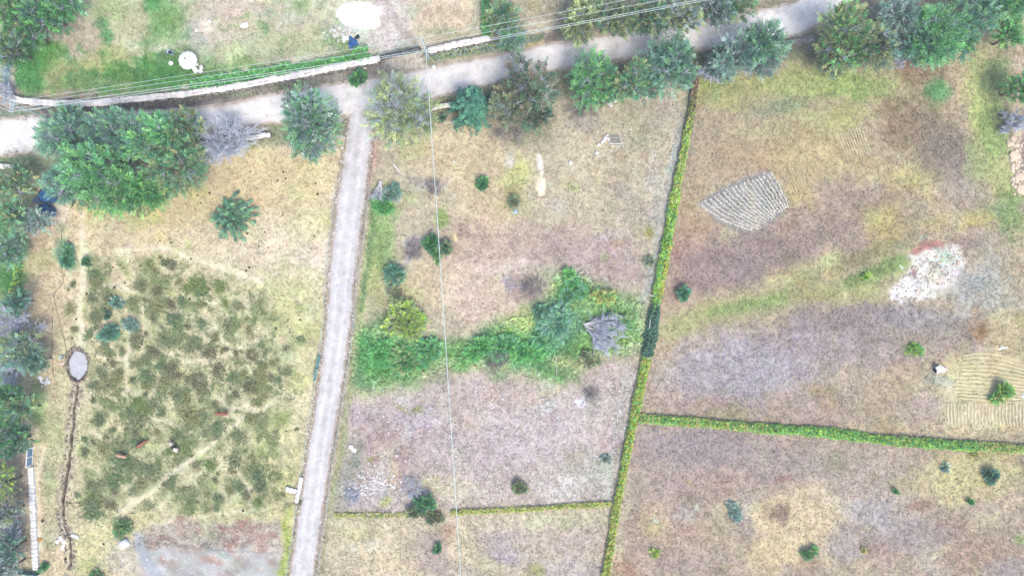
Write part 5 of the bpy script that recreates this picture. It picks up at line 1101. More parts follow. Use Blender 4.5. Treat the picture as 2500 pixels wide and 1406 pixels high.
def f_road(r):
    t = r.random(); c = TRACKC; k = int(t*(len(c)-2)); q = t*(len(c)-2)-k; x = c[k][0]*(1-q)+c[k+1][0]*q; y = c[k][1]*(1-q)+c[k+1][1]*q
    return (x+r.choice([-1, 1])*r.uniform(24, 38), y)
scatter(420, f_road, None, .08, .26, "verge_stones", "stones along both edges of the farm track", "stones", 'stone')

# dung pats in the pasture
DM = [MB().lathe([(0.001, .09), (.08, .085), (.15, .05), (.18, -.03)], 9, wob=1+np.random.default_rng(i).normal(0, .12, 9)).mesh("dung_pat", M['dung'], True) for i in range(3)]
for i in range(95):
    if i < 45: x, y = rnd.uniform(210, 800), rnd.uniform(420, 760)
    else: x, y = rnd.uniform(160, 740), rnd.uniform(700, 1390)
    if x > 835-(y-400)*0.13 or (x > 330 and y > 1262): continue
    o = put("dung_pat", rnd.choice(DM), None, W(x, y)+np.array([0, 0, float(gz(x, y))+.02]), (0, 0, rnd.uniform(0, 6)), rnd.uniform(.7, 1.4))
    tag(o, "small dark dung pat on the pale pasture grass", "dung pat", "dung pats in the pasture")

# ------------------------------------------------------------------ sand heap, pond, tilled plots
def mound(name, x, y, rx, ry, h, col, label, cat, ang=0, mat='sand', seed=1, n=26):
    g_ = np.linspace(-1.25, 1.25, n); X, Y = np.meshgrid(g_, g_); a = math.radians(ang)
    r = np.hypot(X, Y)+fbm(X*1.6+seed*5, Y*1.6, 3, seed)*.55
    z = h*np.clip(1-r, -.3, 1)**1.0*(1+fbm(X*4+seed, Y*4, 3, seed+3)*.5); z = np.where(r > 1, -0.12-(r-1)*.3, z-.02)
    v = np.stack([X*rx*math.cos(a)-Y*ry*math.sin(a), X*rx*math.sin(a)+Y*ry*math.cos(a), z], -1).reshape(-1, 3)
    I = np.arange(n*n).reshape(n, n); f = np.stack([I[:-1,:-1], I[:-1,1:], I[1:,1:], I[1:,:-1]], -1).reshape(-1, 4)
    c = alb(np.array(col))[None]*(1+fbm(X*2, Y*2, 3, seed+9).reshape(-1, 1)*.25)
    o = MB().add(v, f, np.clip(c, 0, .88)).build(name, M[mat], smooth=True); o.location = W(x, y); return tag(o, label, cat)
SC_ = S
mound("sand_heap", 877, 38, 4.4, 2.6, .9, (255,255,254), "big dazzling white sand heap beside the drive", "sand heap", 0, seed=4); 
mound("sand_heap", 1318, 400, .7, 2.2, .3, (232,226,214), "long pale sand streak in the middle field, upper part", "sand heap", 8, seed=6); mound("sand_heap", 1321, 452, .95, 1.9, .4, (250,240,205), "yellowish white sand heap at the lower end of the streak", "sand heap", -8, seed=7)
mound("mulch_heap", 1110, 578, .5, .9, .3, (226,206,164), "small tan heap right of the overhead wire", "heap", 20, seed=8)

pm = MB(); th = np.linspace(0, 2*np.pi, 44, endpoint=False); rr = 1+0.05*np.sin(3*th+1)+.03*np.sin(7*th)
ring = np.stack([np.cos(th)*1.66*rr, np.sin(th)*2.45*rr, np.zeros(44)], 1); pm.add(np.vstack([ring, [[0, 0, 0]]]), [[i, (i+1) % 44, 44] for i in range(44)])
po = pm.build("pond", M['water']); po.location = W(190, 891)+np.array([0, 0, -.17]); tag(po, "small milky grey mud pond at the head of the ditch", "pond", kind="structure")

def ridge(m, pts, w, h, col, rng, z0=0.0):
    p = np.array(pts, float); n = len(p); q = np.stack([(p[:, 0]-1250)*S, (703-p[:, 1])*S, np.zeros(n)], 1); t = norm(np.gradient(q, axis=0)); nr = np.stack([-t[:, 1], t[:, 0], np.zeros(n)], 1)
    q += nr*rng.normal(0, .045, (n, 1))
    hh = h*rng.uniform(.65, 1.25, n); ww = w*rng.uniform(.8, 1.2, n)
    rows = [(-.5, -.08), (-.22, .85), (.22, 1.0), (.5, -.08)]
    v = np.stack([q+nr*(a*ww)[:, None]+np.stack([np.zeros(n), np.zeros(n), z0+hh*b], 1) for a, b in rows], 1)
    I = np.arange(n*4).reshape(n, 4); f = np.stack([I[:-1,:-1], I[1:,:-1], I[1:,1:], I[:-1,1:]], -1).reshape(-1, 4)[:, ::-1]
    c = np.repeat((alb(col)[None]*(1+rng.normal(0, .12, (n, 1))))[:, None], 4, 1).reshape(-1, 3)
    m.add(v.reshape(-1, 3), f, c)
def plot(name, label, rows, bed_poly, bed_col, row_col, w, h, bw=True):
    rng = np.random.default_rng(int(bed_poly[0][0])); root = empty(name, (0, 0, 0), label, "field plot")
    p = np.array([W(*q) for q in bed_poly]); c = p.mean(0)
    if bw:
        n = len(p); m = MB(); k = 12
        # bed: fan of rings, a gently raised sheet
        vs = [c[None]+np.array([[0, 0, .11]])]
        for s in np.linspace(.12, 1.0, k): vs.append(c+(p-c)*s+np.array([0, 0, .11 if s < .95 else -.08])+np.concatenate([rng.normal(0, .05, (n, 2)), np.zeros((n, 1))], 1))
        v = np.vstack(vs); F3 = [[0, 1+i, 1+(i+1) % n] for i in range(n)]; F4 = [[1+n*j+i, 1+n*(j+1)+i, 1+n*(j+1)+(i+1) % n, 1+n*j+(i+1) % n] for j in range(k-1) for i in range(n)]
        cc = alb(bed_col)[None]*(1+rng.normal(0, .05, (len(v), 1)))
        m.add(v, F4, cc); m.n -= len(v); m.f.append(np.array(F3)+m.n); m.n += len(v); m.build("soil_bed", M['soil'], root)
    for r in rows:
        m = MB(); ridge(m, r, w, h, row_col, rng, .10 if bw else .02); m.build("furrow_row", M['soil'], root)
    return root
def bez(a, b, c, n):
    t = np.linspace(0, 1, n)[:, None]; return (1-t)**2*np.array(a)+2*t*(1-t)*np.array(b)+t*t*np.array(c)
rows = []; A0, A1 = np.array([1710,497.]), np.array([1880,420.]); E0, E1 = np.array([1842,564.]), np.array([1925,508.])
TOPc = bez(A0, (1800, 440), A1, 18); BOTc = np.vstack([np.linspace(E0, E1, 18)])
for i in range(18):
    k = i/17; a = TOPc[i]; e = BOTc[i]; mid = (a+e)/2+np.array([-10*(1-k)*1.4+6*k, 14*(1-k)+-4*k]); a = a+(e-a)*rnd.uniform(-.02, .05); e = e-(e-a)*rnd.uniform(-.02, .06); rr = bez(a, mid, e, int(10+np.linalg.norm(e-a)/3.5)); rows.append(rr+np.stack([fbm(rr[:, 0]/14, rr[:, 1]/14, 2, 120)*5, fbm(rr[:, 0]/14, rr[:, 1]/14, 2, 121)*5], 1))
plot("furrowed_plot", "fan shaped grey plot with pale curved furrows right of the hedge", rows, [(1706,497),(1740,472),(1780,450),(1830,432),(1882,416),(1905,450),(1929,505),(1890,538),(1842,569),(1795,560),(1755,545),(1728,520)], (160,161,162), (216,210,196), .34, .2, False)
rows = [bez((2335+max(0, 14-i*2)+rnd.uniform(-6, 8), y), (2420, y+6-26*(1-i/12)**2), (2512, y+22-10*(i/12)), 18) for i, y in enumerate(np.arange(868, 975, 8.6))]
rows = [np.array([p for p in r if ((p[0]-2447)/34)**2+((p[1]-964)/22)**2 > 1]) for r in rows]
plot("stubble_plot", "yellow striped plot around the bright shrub at the right", [r for r in rows if len(r) > 3], [(2320,880),(2500,880),(2500,980),(2320,980)], (190,180,140), (212,202,158), .34, .09, False)
rows = [bez((x+rnd.uniform(-1, 1), 984), (x-2, 1010), (x+1, 1042-rnd.uniform(0, 5)), 9) for x in np.arange(2314, 2520, 8.4)]
plot("stubble_plot", "pale striped plot of short upright rows above the right hedge", rows, [(2310,980),(2500,980),(2500,1045),(2310,1045)], (190,180,140), (222,212,176), .34, .12, False)
rows = [bez((1915+i*6, 410-i*1.2), (1925+i*6.5, 445-i*1.5), (1945+i*6, 482-i*4.5), 9) for i in range(17)]
plot("faint_plot", "faint brown striped plot beside the grey furrowed plot", rows, [(1915,410),(2010,390),(2040,410),(1945,482)], (180,170,130), (198,182,140), .3, .09, False)
rows = [bez((2044+i*6.5, 325-i*2), (2058+i*6, 360-i*2), (2074+i*6, 402-i*3), 9) for i in range(10)]
plot("faint_plot", "faint pale striped plot at the top of the right field", rows, [(2044,325),(2110,305),(2135,380),(2074,402)], (180,170,130), (206,196,160), .28, .09, False)

# ------------------------------------------------------------------ power line
def pole(base, top, h, arms, label, twin=False):
    loc = W(*base); root = empty("utility_pole", loc, label, "utility pole")
    tp = W(top[0], top[1], h)-loc; m = MB()
    offs = [(-.22, .1), (.22, -.1)] if twin else [(0, 0)]
    for ox, oy in offs:
        m = MB(); m.tube([np.array([ox, oy, -.3]), np.array([ox, oy, 0])*.8+tp*.5, tp+np.array([ox*.6, oy*.6, 0])], [.2, .16, .12] if not twin else [.17, .16, .14], 10); m.build("shaft", M['pole'], root, smooth=True)
    for (x0, y0), (x1, y1), z in arms:
        a, b = W(x0, y0, z)-loc, W(x1, y1, z)-loc; arm = MB(); d = b-a; arm.box((a+b)/2, (np.linalg.norm(d), .16, .16), math.atan2(d[1], d[0])); ao = arm.build("crossarm", M['pole'], root)
        for t in (.04, .35, .65, .96):
            i = MB(); p = a+(b-a)*t; i.lathe([(.001, .34), (.07, .32), (.05, .25), (.09, .2), (.05, .14), (.09, .1), (.05, .08)], 10, p); i.build("insulator", M['concrete'], ao)
    return root
pole((1047,143), (1030,95), 9.2, [((1028,92),(1041,129),8.8)], "concrete power pole between the gate and the white wall")
pole((120,291), (24,252), 9.6, [((24,274),(29,246),9.2),((30,275),(35,246),9.2)], "leaning pair of pale poles with double crossarm at the left", True)
def wire(name, a, b, z0, z1, sag, r, label, n=36):
    t = np.linspace(0, 1, n); P0, P1 = W(*a, z0), W(*b, z1)
    p = P0[None]*(1-t)[:, None]+P1[None]*t[:, None]; p[:, 2] -= 4*sag*t*(1-t)
    o = MB().tube(p-P0, r, 5).build(name, M['wire'], smooth=True); o.location = P0; return tag(o, label, "wire")
L4 = [(30,247),(29,256),(28,266),(27,273)]; R4 = [(1029,93),(1033,107),(1039,123),(1040,127)]; F4 = [(1900,-72),(1900,-54),(1900,-38),(1900,-33)]
NMS = ["top", "second", "third", "lowest"]
for i in range(4):
    wire("power_line", L4[i], R4[i], 9.5, 9.1, .35, .025 if i < 2 else .035, NMS[i]+" overhead wire from the left poles to the power pole")
    wire("power_line", R4[i], F4[i], 9.1, 9.1, .35, .027 if i < 2 else .037, NMS[i]+" overhead wire from the power pole to the upper right")
for i, (e, y) in enumerate([(-60,205),(-60,222),(-60,240)]): wire("power_line", L4[i+1] if i else L4[0], (e, y), 9.5, 9.5, .1, .035, ["upper","middle","lower"][i]+" wire leaving the left poles past the edge")
wire("service_wire", (1040,130), (1126,1425), 8.7, 8.0, .5, .065, "single white overhead wire running down the middle field", 60)

# ------------------------------------------------------------------ fences and gates
def fence(label, pts, step, h=1.15, lean=.12, r=.055, wires=True, skip=None):
    P_ = pl(pts, 200); L_ = seglen(P_)*S; n = max(2, int(L_/step)); loc = W(*P_[0]); root = empty("wire_fence", loc, label, "fence"); tops = []
    for i in range(n+1):
        p = P_[min(199, int(i/n*199))]
        if skip and skip[0] < p[1] < skip[1]: continue
        b = W(*p)-loc; tp = b+np.array([rnd.uniform(-lean, lean)-.05, rnd.uniform(-lean, lean), h*rnd.uniform(.9, 1.1)]); m = MB(); m.tube([b+np.array([0, 0, -.2]), tp], [r, r*.9], 6); m.build("fence_post", M['wood'], root); tops.append((b, tp))
    if wires:
        for k in (.35, .62, .9):
            m = MB(); m.tube([b+(t-b)*k for b, t in tops], .012, 4, cap=False); m.build("fence_wire", M['wire'], root)
    return root
off = lambda pts, d: [(x+d, y) for x, y in pts]
fence("wire fence on pale posts along the left of the track", off(TRACKL[3:11], -7), 2.45, skip=(868, 925))
fence("wire fence on pale posts along the right of the track", off(TRACKR[3:11], 12), 2.7, r=.045)
fence("wire fence at the left edge beside the green hedge", [(57,585),(56,640),(50,680)], 2.6, r=.05)
def gate(name, a, b, h, label, frame, infill, npan, bars=2, posts=True):
    A, B_ = W(*a), W(*b); d = B_-A; L_ = np.linalg.norm(d); rz = math.atan2(d[1], d[0]); root = empty(name, A, label, "gate", rz=rz); pw = L_/npan
    for i in range(npan):
        m = MB(); m.box((pw*(i+.5), 0, h*.55), (pw-.16, .05, h*.8)); p = m.build("panel", M[infill], root)
        m = MB()
        for k in range(int(pw/.22)): m.box((pw*i+.12+k*.22, -.035, h*.55), (.05, .03, h*.78))
        if m.v: m.build("corrugation", M[infill], p)["kind"] = "stuff"
    for z in (.12, h*.98): m = MB(); m.box((L_/2, 0, z), (L_, .09, .09)); m.build("rail", M[frame], root)
    for i in range(npan+1):
        e = i in (0, npan); m = MB(); m.box((pw*i, 0, h*.52), (.16 if e else .12, .14, h*1.1)); m.build("post", M['dark' if not e and frame != 'plastic' else frame], root)
    return root
gate("sheet_metal_gate", (934,147), (1028,125), 2.0, "grey sheet metal gate between the curved wall and the pole", 'dark', 'steel', 4)
gate("field_gate", (783,868), (771,926), 1.6, "teal metal gate on the left of the farm track", 'teal', 'teal', 2)
gate("field_gate", (82,1091), (79,1134), 1.6, "blue grey metal gate above the straight white wall", 'plastic', 'steel_blue', 2)
gate("field_gate", (40,1392), (100,1398), 1.3, "green metal gate at the bottom left corner", 'teal', 'teal', 3)
# rails and poles lying or standing about
def pole_lying(name, a, b, r, label, mat='deadwood', z=.12, zb=None):
    A, B_ = W(*a)+np.array([0, 0, z]), W(*b)+np.array([0, 0, z if zb is None else zb]); o = MB().tube([(0, 0, 0), (B_-A)*.5+np.array([.03, .05, .02]), B_-A], [r, r*.85, r*.55], 8).build(name, M[mat], smooth=True); o.location = A; return tag(o, label, "log" if name == "log" else "pole")
pole_lying("log", (960,401), (980,427), .17, "short bleached log lying above the fallen white tree")
pole_lying("timber_pole", (1582,722), (1596,722), .1, "short white pole across the long hedge", 'wood', 1.1); pole_lying("timber_pole", (1582,800), (1584,778), .08, "white pole lying on the dark hedge", 'wood', 1.2)
pole_lying("timber_pole", (1570,872), (1590,874), .1, "white pole across the lower end of the dark hedge", 'wood', .9)
pole_lying("timber_pole", (1357,870), (1359,922), .06, "thin pale pole standing out of the green belt", 'wood', .5)
pole_lying("timber_pole", (1562,1131), (1575,1112), .06, "thin white pole lying on the lower right field", 'wood'); pole_lying("timber_pole", (1912,802), (1913,812), .07, "short white stick on the lavender field", 'wood')
pole_lying("timber_pole", (158,898), (171,894), .06, "white stick at the edge of the grey pond", 'wood', .15); pole_lying("timber_pole", (327,1278), (342,1268), .07, "pale stick lying above the grey ground", 'wood'); pole_lying("timber_pole", (832,1018), (840,1030), .06, "pale stick beside the farm track", 'wood')
pole_lying("timber_pole", (3,196), (22,203), .09, "pale pole at the left edge above the crossarm", 'pole', 1.0); pole_lying("timber_pole", (65,272), (140,262), .1, "pale pole lying below the curved wall", 'pole', .4)
pole_lying("timber_pole", (31,238), (29,219), .1, "short pale pole at the end of the curved wall", 'pole', 1.2)
for i, (a, b) in enumerate([((815,96),(816,118)),((797,114),(832,120)),((790,127),(826,119))]): pole_lying("timber_pole", a, b, .06, ["upright","flat","slanting"][i]+" thin pole lying left of the blue tarpaulin", 'wood')
pole_lying("timber_pole", (1012,116), (1024,136), .09, "pale plank leaning at the right of the gate", 'wood', .5); pole_lying("timber_pole", (1040,112), (1062,118), .1, "pale log beside the power pole", 'wood', .3); pole_lying("timber_pole", (1044,120), (1075,114), .09, "second pale log beside the power pole", 'wood', .3)

# ------------------------------------------------------------------ garden things
loc = W(456, 146, 2.2)*np.array([1, 1, 0]); root = empty("parasol", loc, "white scalloped parasol on the garden lawn", "parasol")
m = MB(); n = 48; th = np.linspace(0, 2*np.pi, n, endpoint=False); wob = 1+0.035*np.cos(12*th)
m.lathe([(.06, 2.75), (.5, 2.55), (1.05, 2.3), (1.5, 2.05), (1.56, 1.9)], n, (0, 0, 0), wob=wob); m.build("canopy", M['white'], root, smooth=True)
m = MB(); m.tube([(0, 0, 0), (0, 0, 2.8)], .035, 8); m.build("pole", M['wood'], root); m = MB(); m.lathe([(.001, 3.0), (.09, 2.95), (.16, 2.8), (.1, 2.72)], 12); m.build("finial", M['steel'], root, smooth=True)
m = MB(); m.lathe([(.001, .12), (.3, .1), (.34, 0)], 16); m.build("foot", M['concrete'], root)
for k in range(8): m = MB(); a = k*math.pi/4; m.tube([(0, 0, 2.66), (1.45*math.cos(a), 1.45*math.sin(a), 2.0)], .015, 4); m.build("rib", M['wood'], root)
def chair(x, y, rz, label, k=1.0):
    r = empty("garden_chair", W(x, y), label, "chair", rz=rz); r.scale = (k, k, k)
    m = MB(); m.box((0, 0, .44), (.52, .52, .05)); m.build("seat", M['plastic'], r); m = MB(); m.box((0, .27, .72), (.5, .05, .5), rx=-.18); m.build("backrest", M['plastic'], r)
    for sx in (-1, 1):
        for sy in (-1, 1): m = MB(); m.tube([(sx*.21, sy*.21, .42), (sx*.25, sy*.25, 0)], .03, 6); m.build("leg", M['plastic'], r)
        m = MB(); m.box((sx*.27, .02, .64), (.05, .5, .04)); m.build("armrest", M['plastic'], r)
chair(482,175,.55,"largest white garden chair right of the parasol",1.35); chair(495,168,-1.1,"white garden chair farthest from the parasol",1.1); chair(493,176,2.2,"white garden chair below the others",1.05); chair(483,160,.3,"small white garden chair nearest the parasol",.85)
r = empty("garden_stool", W(420,157), "round white stool left of the parasol", "stool"); m = MB(); m.lathe([(.001, .48), (.36, .47), (.38, .43), (.001, .42)], 18); m.build("seat", M['plastic'], r)
for k in range(4): m = MB(); a = k*math.pi/2+.4; m.tube([(.2*math.cos(a), .2*math.sin(a), .43), (.3*math.cos(a), .3*math.sin(a), 0)], .025, 6); m.build("leg", M['plastic'], r)
r = empty("wheelbarrow", W(419,131), "pale blue wheelbarrow with dark load left of the parasol", "wheelbarrow", rz=-.35)
m = MB(); th = np.linspace(0, 2*np.pi, 20, endpoint=False); m.lathe([(.28, .3), (.42, .55), (.47, .62), (.43, .62), (.36, .5)], 20, wob=1+.25*np.cos(2*th)); m.build("tray", M['pale_blue'], r, smooth=True)
m = MB(); m.lathe([(.001, .56), (.25, .54), (.36, .5)], 16, (-.1, 0, 0)); m.build("load", M['dark'], r); m = MB(); m.lathe([(.05, -.05), (.2, -.05), (.22, 0), (.2, .05), (.05, .05)], 14); w_ = m.build("wheel", M['dark'], r); w_.location = (-.75, 0, .22); w_.rotation_euler = (math.pi/2, 0, 0)
for s_ in (-1, 1): m = MB(); m.tube([(-.75, s_*.1, .25), (0, s_*.3, .4), (.85, s_*.3, .55)], .03, 6); m.build("handle", M['pale_blue'], r); m = MB(); m.tube([(.4, s_*.28, .45), (.45, s_*.3, 0)], .03, 6); m.build("leg", M['dark'], r)

def cloth(name, x, y, rx, ry, h, mat, label, cat, ang=0, seed=2, amp=.7):
    n = 30; g_ = np.linspace(-1, 1, n); X, Y = np.meshgrid(g_, g_); th = np.arctan2(Y, X); r = np.hypot(X, Y); sq = np.maximum(np.abs(X), np.abs(Y)); k = np.where(r > 0, sq/np.maximum(r, 1e-6), 1)
    ol = 1+.22*np.sin(3*th+seed)+.15*np.sin(5*th+2*seed); a = math.radians(ang)
    u, v_ = X*k*ol*rx, Y*k*ol*ry
    z = h*(1-sq**2)*(.5+amp*np.abs(fbm(X*2.2+seed, Y*2.2, 3, seed))*3)+.03
    p = np.stack([u*math.cos(a)-v_*math.sin(a), u*math.sin(a)+v_*math.cos(a), z], -1).reshape(-1, 3); I = np.arange(n*n).reshape(n, n); f = np.stack([I[:-1,:-1], I[:-1,1:], I[1:,1:], I[1:,:-1]], -1).reshape(-1, 4)
    o = MB().add(p, f).build(name, M[mat], smooth=False); o.location = W(x, y); return tag(o, label, cat)
cloth("tarpaulin", 861, 105, .85, .95, .8, 'tarp', "crumpled blue tarpaulin below the white sand heap", "tarpaulin", 20, 3)
cloth("tarpaulin", 872, 92, .55, .35, .5, 'blue_dark', "dark blue folded sheet on the upper side of the tarpaulin", "tarpaulin", 30, 5)
cloth("sack", 842, 95, .62, .6, .6, 'white', "cream white sack left of the blue tarpaulin", "sack", 45, 4, .3)
cloth("sack", 152, 887, .5, .35, .45, 'pink', "pinkish white sack left of the grey pond", "sack", 0, 6, .3)
cloth("sack", 100, 926, .35, .75, .3, 'plastic', "bent white sack at the left of the pair", "sack", 25, 7, .3); cloth("sack", 115, 931, .55, .7, .35, 'concrete', "square pale sack right of the bent one", "sack", -20, 8, .3)
cloth("plastic_sheet", 2448, 849, .75, .25, .2, 'plastic', "small white plastic sheet above the striped plot", "sheet", 12, 9); cloth("plastic_sheet", 1259, 517, .5, .4, .25, 'pale_blue', "pale blue rag on the middle field", "rag", 30, 10)
cloth("plastic_sheet", 2503, 968, .55, .9, .5, 'plastic', "white sheet cut by the right edge beside the striped plot", "sheet", 0, 12)
def bucket(name, x, y, r_, h, mat, label, inner='dark'):
    rt = empty(name, W(x, y), label, "bucket"); m = MB(); m.lathe([(r_*.75, 0), (r_, h), (r_*1.06, h), (r_*.94, h*.97), (r_*.7, .04), (.001, .03)], 18); m.build("body", M[mat], rt, smooth=True)
    m = MB(); a = np.linspace(0, math.pi, 9); m.tube(np.stack([np.cos(a)*r_, np.sin(a)*r_*.5, h+np.sin(a)*r_*.6], 1), .012, 5); m.build("handle", M['dark'], rt)
bucket("bucket", 153, 872, .33, .4, 'pale_blue', "blue bucket left of the grey pond"); bucket("bucket", 105, 942, .18, .25, 'plastic', "small white bucket below the pale sacks")
bucket("bucket", 85, 1242, .22, .3, 'blue', "blue bucket at the foot of the white wall"); bucket("bucket", 106, 1270, .22, .3, 'dark', "dark bucket right of the white wall"); bucket("bucket", 98, 1191, .16, .22, 'plastic', "tiny white bucket right of the white wall")
m = MB(); a = np.linspace(0, 2*np.pi, 21); m.tube(np.stack([np.cos(a)*.26, np.sin(a)*.26, np.full(21, .1)], 1), .1, 8, cap=False); o = m.build("rubber_ring", M['orange'], smooth=True); o.location = W(98,1317); tag(o, "small orange ring lying right of the white wall", "ring")

def tank(x, y, r_, h, label, dent, seed):
    rt = empty("water_tank", W(x, y, h)*np.array([1, 1, 0]), label, "water tank"); m = MB(); m.lathe([(r_*.97, -.1), (r_, .2), (r_, h*.5), (r_*1.03, h*.52), (r_, h*.54), (r_, h)], 32); m.build("body", M['blue'], rt, smooth=True)
    m = MB(); m.lathe([(r_*1.0, h-.05), (r_*1.09, h-.02), (r_*1.09, h+.06), (r_*.96, h+.06), (r_*.95, h-.03)], 32); m.build("rim", M['blue_dark'], rt, smooth=True)
    m = MB(); m.lathe([(r_*.96, h), (r_*.55, h+.16-dent), (r_*.2, h+.26-dent*2), (.001, h+.26-dent*2)], 32); ld = m.build("lid", M['blue'], rt, smooth=True)
    for k in range(9):
        a = k*2*math.pi/9+.2; m = MB(); m.tube([(r_*.25*math.cos(a), r_*.25*math.sin(a), h+.26-dent*1.8), (r_*.9*math.cos(a), r_*.9*math.sin(a), h+.04)], .028, 5); m.build("lid_rib", M['blue'], ld)
    return rt
tank(110, 478, 1.15, 1.7, "upper blue water tank, partly under the trees", .0, 1); t2 = tank(108, 514, 1.1, 1.5, "lower blue water tank with dark rim", .05, 2)
m = MB(); m.tube([(0, 0, 0), (.75, -.1, -.02)], .05, 8); o = m.build("outlet_pipe", M['plastic'], t2); o.location = (1.1, -.25, 1.42)
cloth("sack", 94, 486, .9, .7, .5, 'steel_blue', "pale faded sheet beside the upper water tank", "sheet", 40, 13)

# white drum lying on its side with dark blue mouth, and a sack beside it
rt = empty("drum", W(2286, 901), "white drum on its side with a dark blue open mouth", "drum", rz=.25); m = MB(); m.lathe([(.001, .75), (.5, .75), (.55, .7), (.55, -.5), (.5, -.55)], 22); b_ = m.build("body", M['plastic'], rt, smooth=True); b_.rotation_euler = (0, math.pi/2, 0); b_.location = (0, 0, .55)
m = MB(); m.lathe([(.5, -.55), (.44, -.5), (.4, .2), (.001, .25)], 22); i_ = m.build("mouth", M['blue_dark'], rt, smooth=True); i_.rotation_euler = (0, math.pi/2, 0); i_.location = (-.02, 0, .55)
m = MB(); m.lathe([(.001, .04), (.5, .03), (.52, -.03), (.001, -.04)], 18); l_ = m.build("lid", M['plastic'], rt); l_.location = (-.05, .42, .8); l_.rotation_euler = (.9, 0, .2)
cloth("sack", 2305, 901, .55, .6, .7, 'pink', "pale rounded sack right of the white drum", "sack", 0, 14, .25)

# pallet ruin in the middle field
rt = empty("broken_pallet", W(1497, 352), "white timber frame lying on the middle field", "timber frame")
for (a, b, w_) in [((1513,332),(1522,362),.14),((1486,351),(1517,352),.18),((1490,356),(1516,358),.12)]:
    A, B_ = W(*a)-W(1497, 352), W(*b)-W(1497, 352); d = B_-A; m = MB(); m.box((A+B_)/2+np.array([0, 0, .18+w_*.3]), (np.linalg.norm(d), w_*1.2, .1), math.atan2(d[1], d[0])); m.build("beam", M['wood'], rt)
for k in range(5):
    y0 = 331+k*4; A, B_ = W(1484+k, y0)-W(1497, 352), W(1511+k*1.2, y0+rnd.uniform(-1, 2))-W(1497, 352); d = B_-A; m = MB(); m.box((A+B_)/2+np.array([0, 0, .09]), (np.linalg.norm(d)*rnd.uniform(.75, 1), .14, .05), math.atan2(d[1], d[0])+rnd.uniform(-.1, .1)); m.build("slat", M['steel'], rt)
rocks([(1478,338,.6,.7,.4,"upper white block beside the timber frame"),(1472,345,.5,.9,.4,"tall white block beside the timber frame"),(1462,354,.6,.5,.3,"white block left of the timber frame"),(1457,374,.5,.5,.3,"white block below the timber frame"),(1486,340,.3,.6,.3,"small white block on the timber frame"),(1482,331,.3,.5,.3,"small upper block on the timber frame")], ST_W, "stone_block", "stone block")

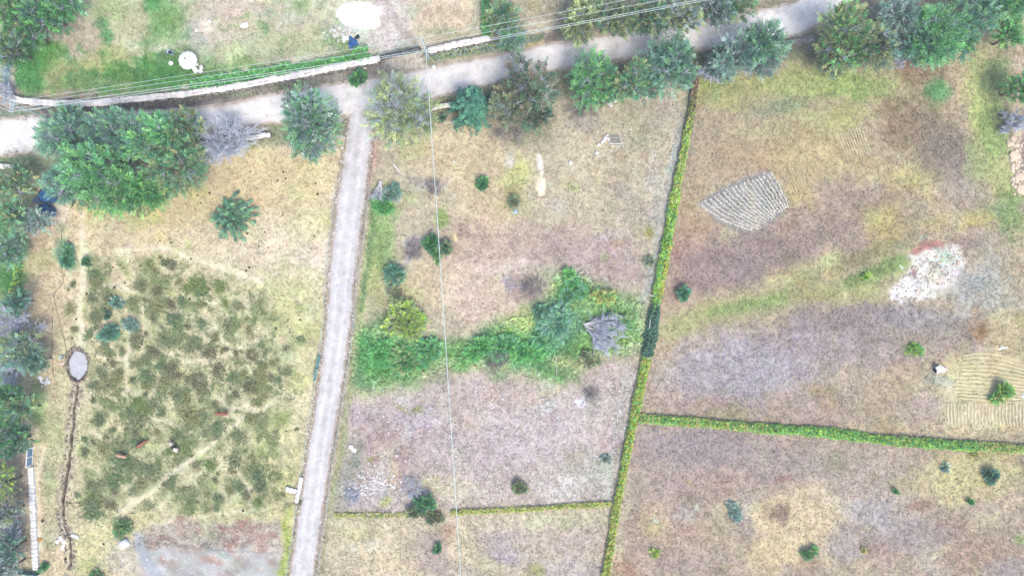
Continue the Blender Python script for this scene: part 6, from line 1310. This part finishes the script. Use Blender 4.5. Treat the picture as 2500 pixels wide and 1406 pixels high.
# ------------------------------------------------------------------ cattle
def cow(x, y, head_deg, k, mat, label, graze=True):
    rt = empty("cow", W(x, y)+np.array([0, 0, float(gz(x, y))]), label, "cow", rz=math.radians(head_deg)); rt.scale = (k, k, k)
    nz = -.55 if graze else .25
    V = [((0,0,1.05),.34),((.45,0,1.08),.33),((.75,0,1.15),.27),((1.05,0,1.15+nz*.35),.19),((1.3,0,1.15+nz*.8),.155),((1.62,0,1.02+nz*.95),.095),
         ((-.45,0,1.08),.35),((-.8,0,1.12),.28),((-.98,0,1.15),.12),((-1.05,.02,.75),.045),((-1.04,.03,.35),.06)]
    E = [(0,1),(1,2),(2,3),(3,4),(4,5),(0,6),(6,7),(7,8),(8,9),(9,10)]
    for s in (-1, 1):
        i = len(V); V += [((.62,s*.2,.78),.15),((.58+.05*s,s*.21,.42),.08),((.6+.05*s,s*.21,.1),.06),((.66+.05*s,s*.21,.02),.065)]; E += [(2,i),(i,i+1),(i+1,i+2),(i+2,i+3)]
        i = len(V); V += [((-.72,s*.2,.82),.19),((-.62+.06*s,s*.22,.55),.11),((-.82+.06*s,s*.22,.36),.07),((-.78+.06*s,s*.22,.08),.06),((-.72+.06*s,s*.22,.02),.065)]; E += [(7,i),(i,i+1),(i+1,i+2),(i+2,i+3),(i+3,i+4)]
    me = bpy.data.meshes.new("body"); me.from_pydata([v for v, r in V], E, []); me.materials.append(M[mat])
    o = bpy.data.objects.new("body", me); COL.objects.link(o); o.parent = rt
    sk = o.modifiers.new("skin", 'SKIN'); sk.use_smooth_shade = True
    lay = me.skin_vertices[0].data if me.skin_vertices else None
    if lay is None:
        bm = None
        import bmesh
        bm = bmesh.new(); bm.from_mesh(me); bm.verts.layers.skin.verify(); bm.to_mesh(me); bm.free(); lay = me.skin_vertices[0].data
    for i, (v, r) in enumerate(V): lay[i].radius = (r, r*(1.18 if i in (0, 1, 6) else 1)); lay[i].use_root = (i == 0)
    o.modifiers.new("subsurf", 'SUBSURF').levels = 1; o.modifiers["subsurf"].render_levels = 2
    hz = 1.15+nz*.8
    for s in (-1, 1):
        m = MB(); m.tube([(1.28,s*.1,hz+.1), (1.25,s*.24,hz+.17), (1.34,s*.3,hz+.3)], [.03, .025, .006], 6); m.build("horn", M['horn'], rt, smooth=True)
        m = MB(); m.add([(1.22,s*.13,hz+.06),(1.16,s*.24,hz+.1),(1.2,s*.34,hz+.02),(1.25,s*.24,hz-.02),(1.2,s*.24,hz+.0)], [[0,1,2,3],[3,2,1,4]]); m.build("ear", M[mat], rt)
    return rt
cow(430, 1088, 128, .98, 'cow_patch', "cream and black cow in the rushes"); cow(546, 1007, 178, .92, 'cow_red', "red brown cow grazing at the right of the herd")
cow(350, 1082, 32, .85, 'cow_red', "red brown cow left of the cream cow"); cow(303, 1110, 165, .82, 'cow_tan', "light tan calf at the left of the herd")

# the hose and cable lying in the pasture
for pts, lb in [([(152,560),(148,620),(156,690),(130,720),(145,780),(160,840),(166,870)], "thin dark hose lying down the left pasture"),([(128,770),(128,860),(131,920),(142,938)], "thin dark hose left of the grey pond")]:
    p = np.array([W(*q)+np.array([0, 0, .1]) for q in pl(pts, 60)]); o = MB().tube(p-p[0], .03, 5).build("hose", M['dark'], smooth=True); o.location = p[0]; tag(o, lb, "hose")

# ------------------------------------------------------------------ thin morning haze around everything
hm = bpy.data.materials.new("thin_haze"); hm.use_nodes = True
hn = hm.node_tree.nodes; hn.remove(hn["Principled BSDF"]); pv = hn.new("ShaderNodeVolumePrincipled")
pv.inputs["Color"].default_value = (0.86, 0.92, 1.0, 1); pv.inputs["Density"].default_value = 0.00032; pv.inputs["Anisotropy"].default_value = 0.0
hm.node_tree.links.new(pv.outputs[0], hn["Material Output"].inputs["Volume"])
hb = MB().box((0, 0, 58.5), (3700, 3700, 121)).build("haze", hm); tag(hb, "thin pale haze filling the air over the fields", "haze", kind="stuff")
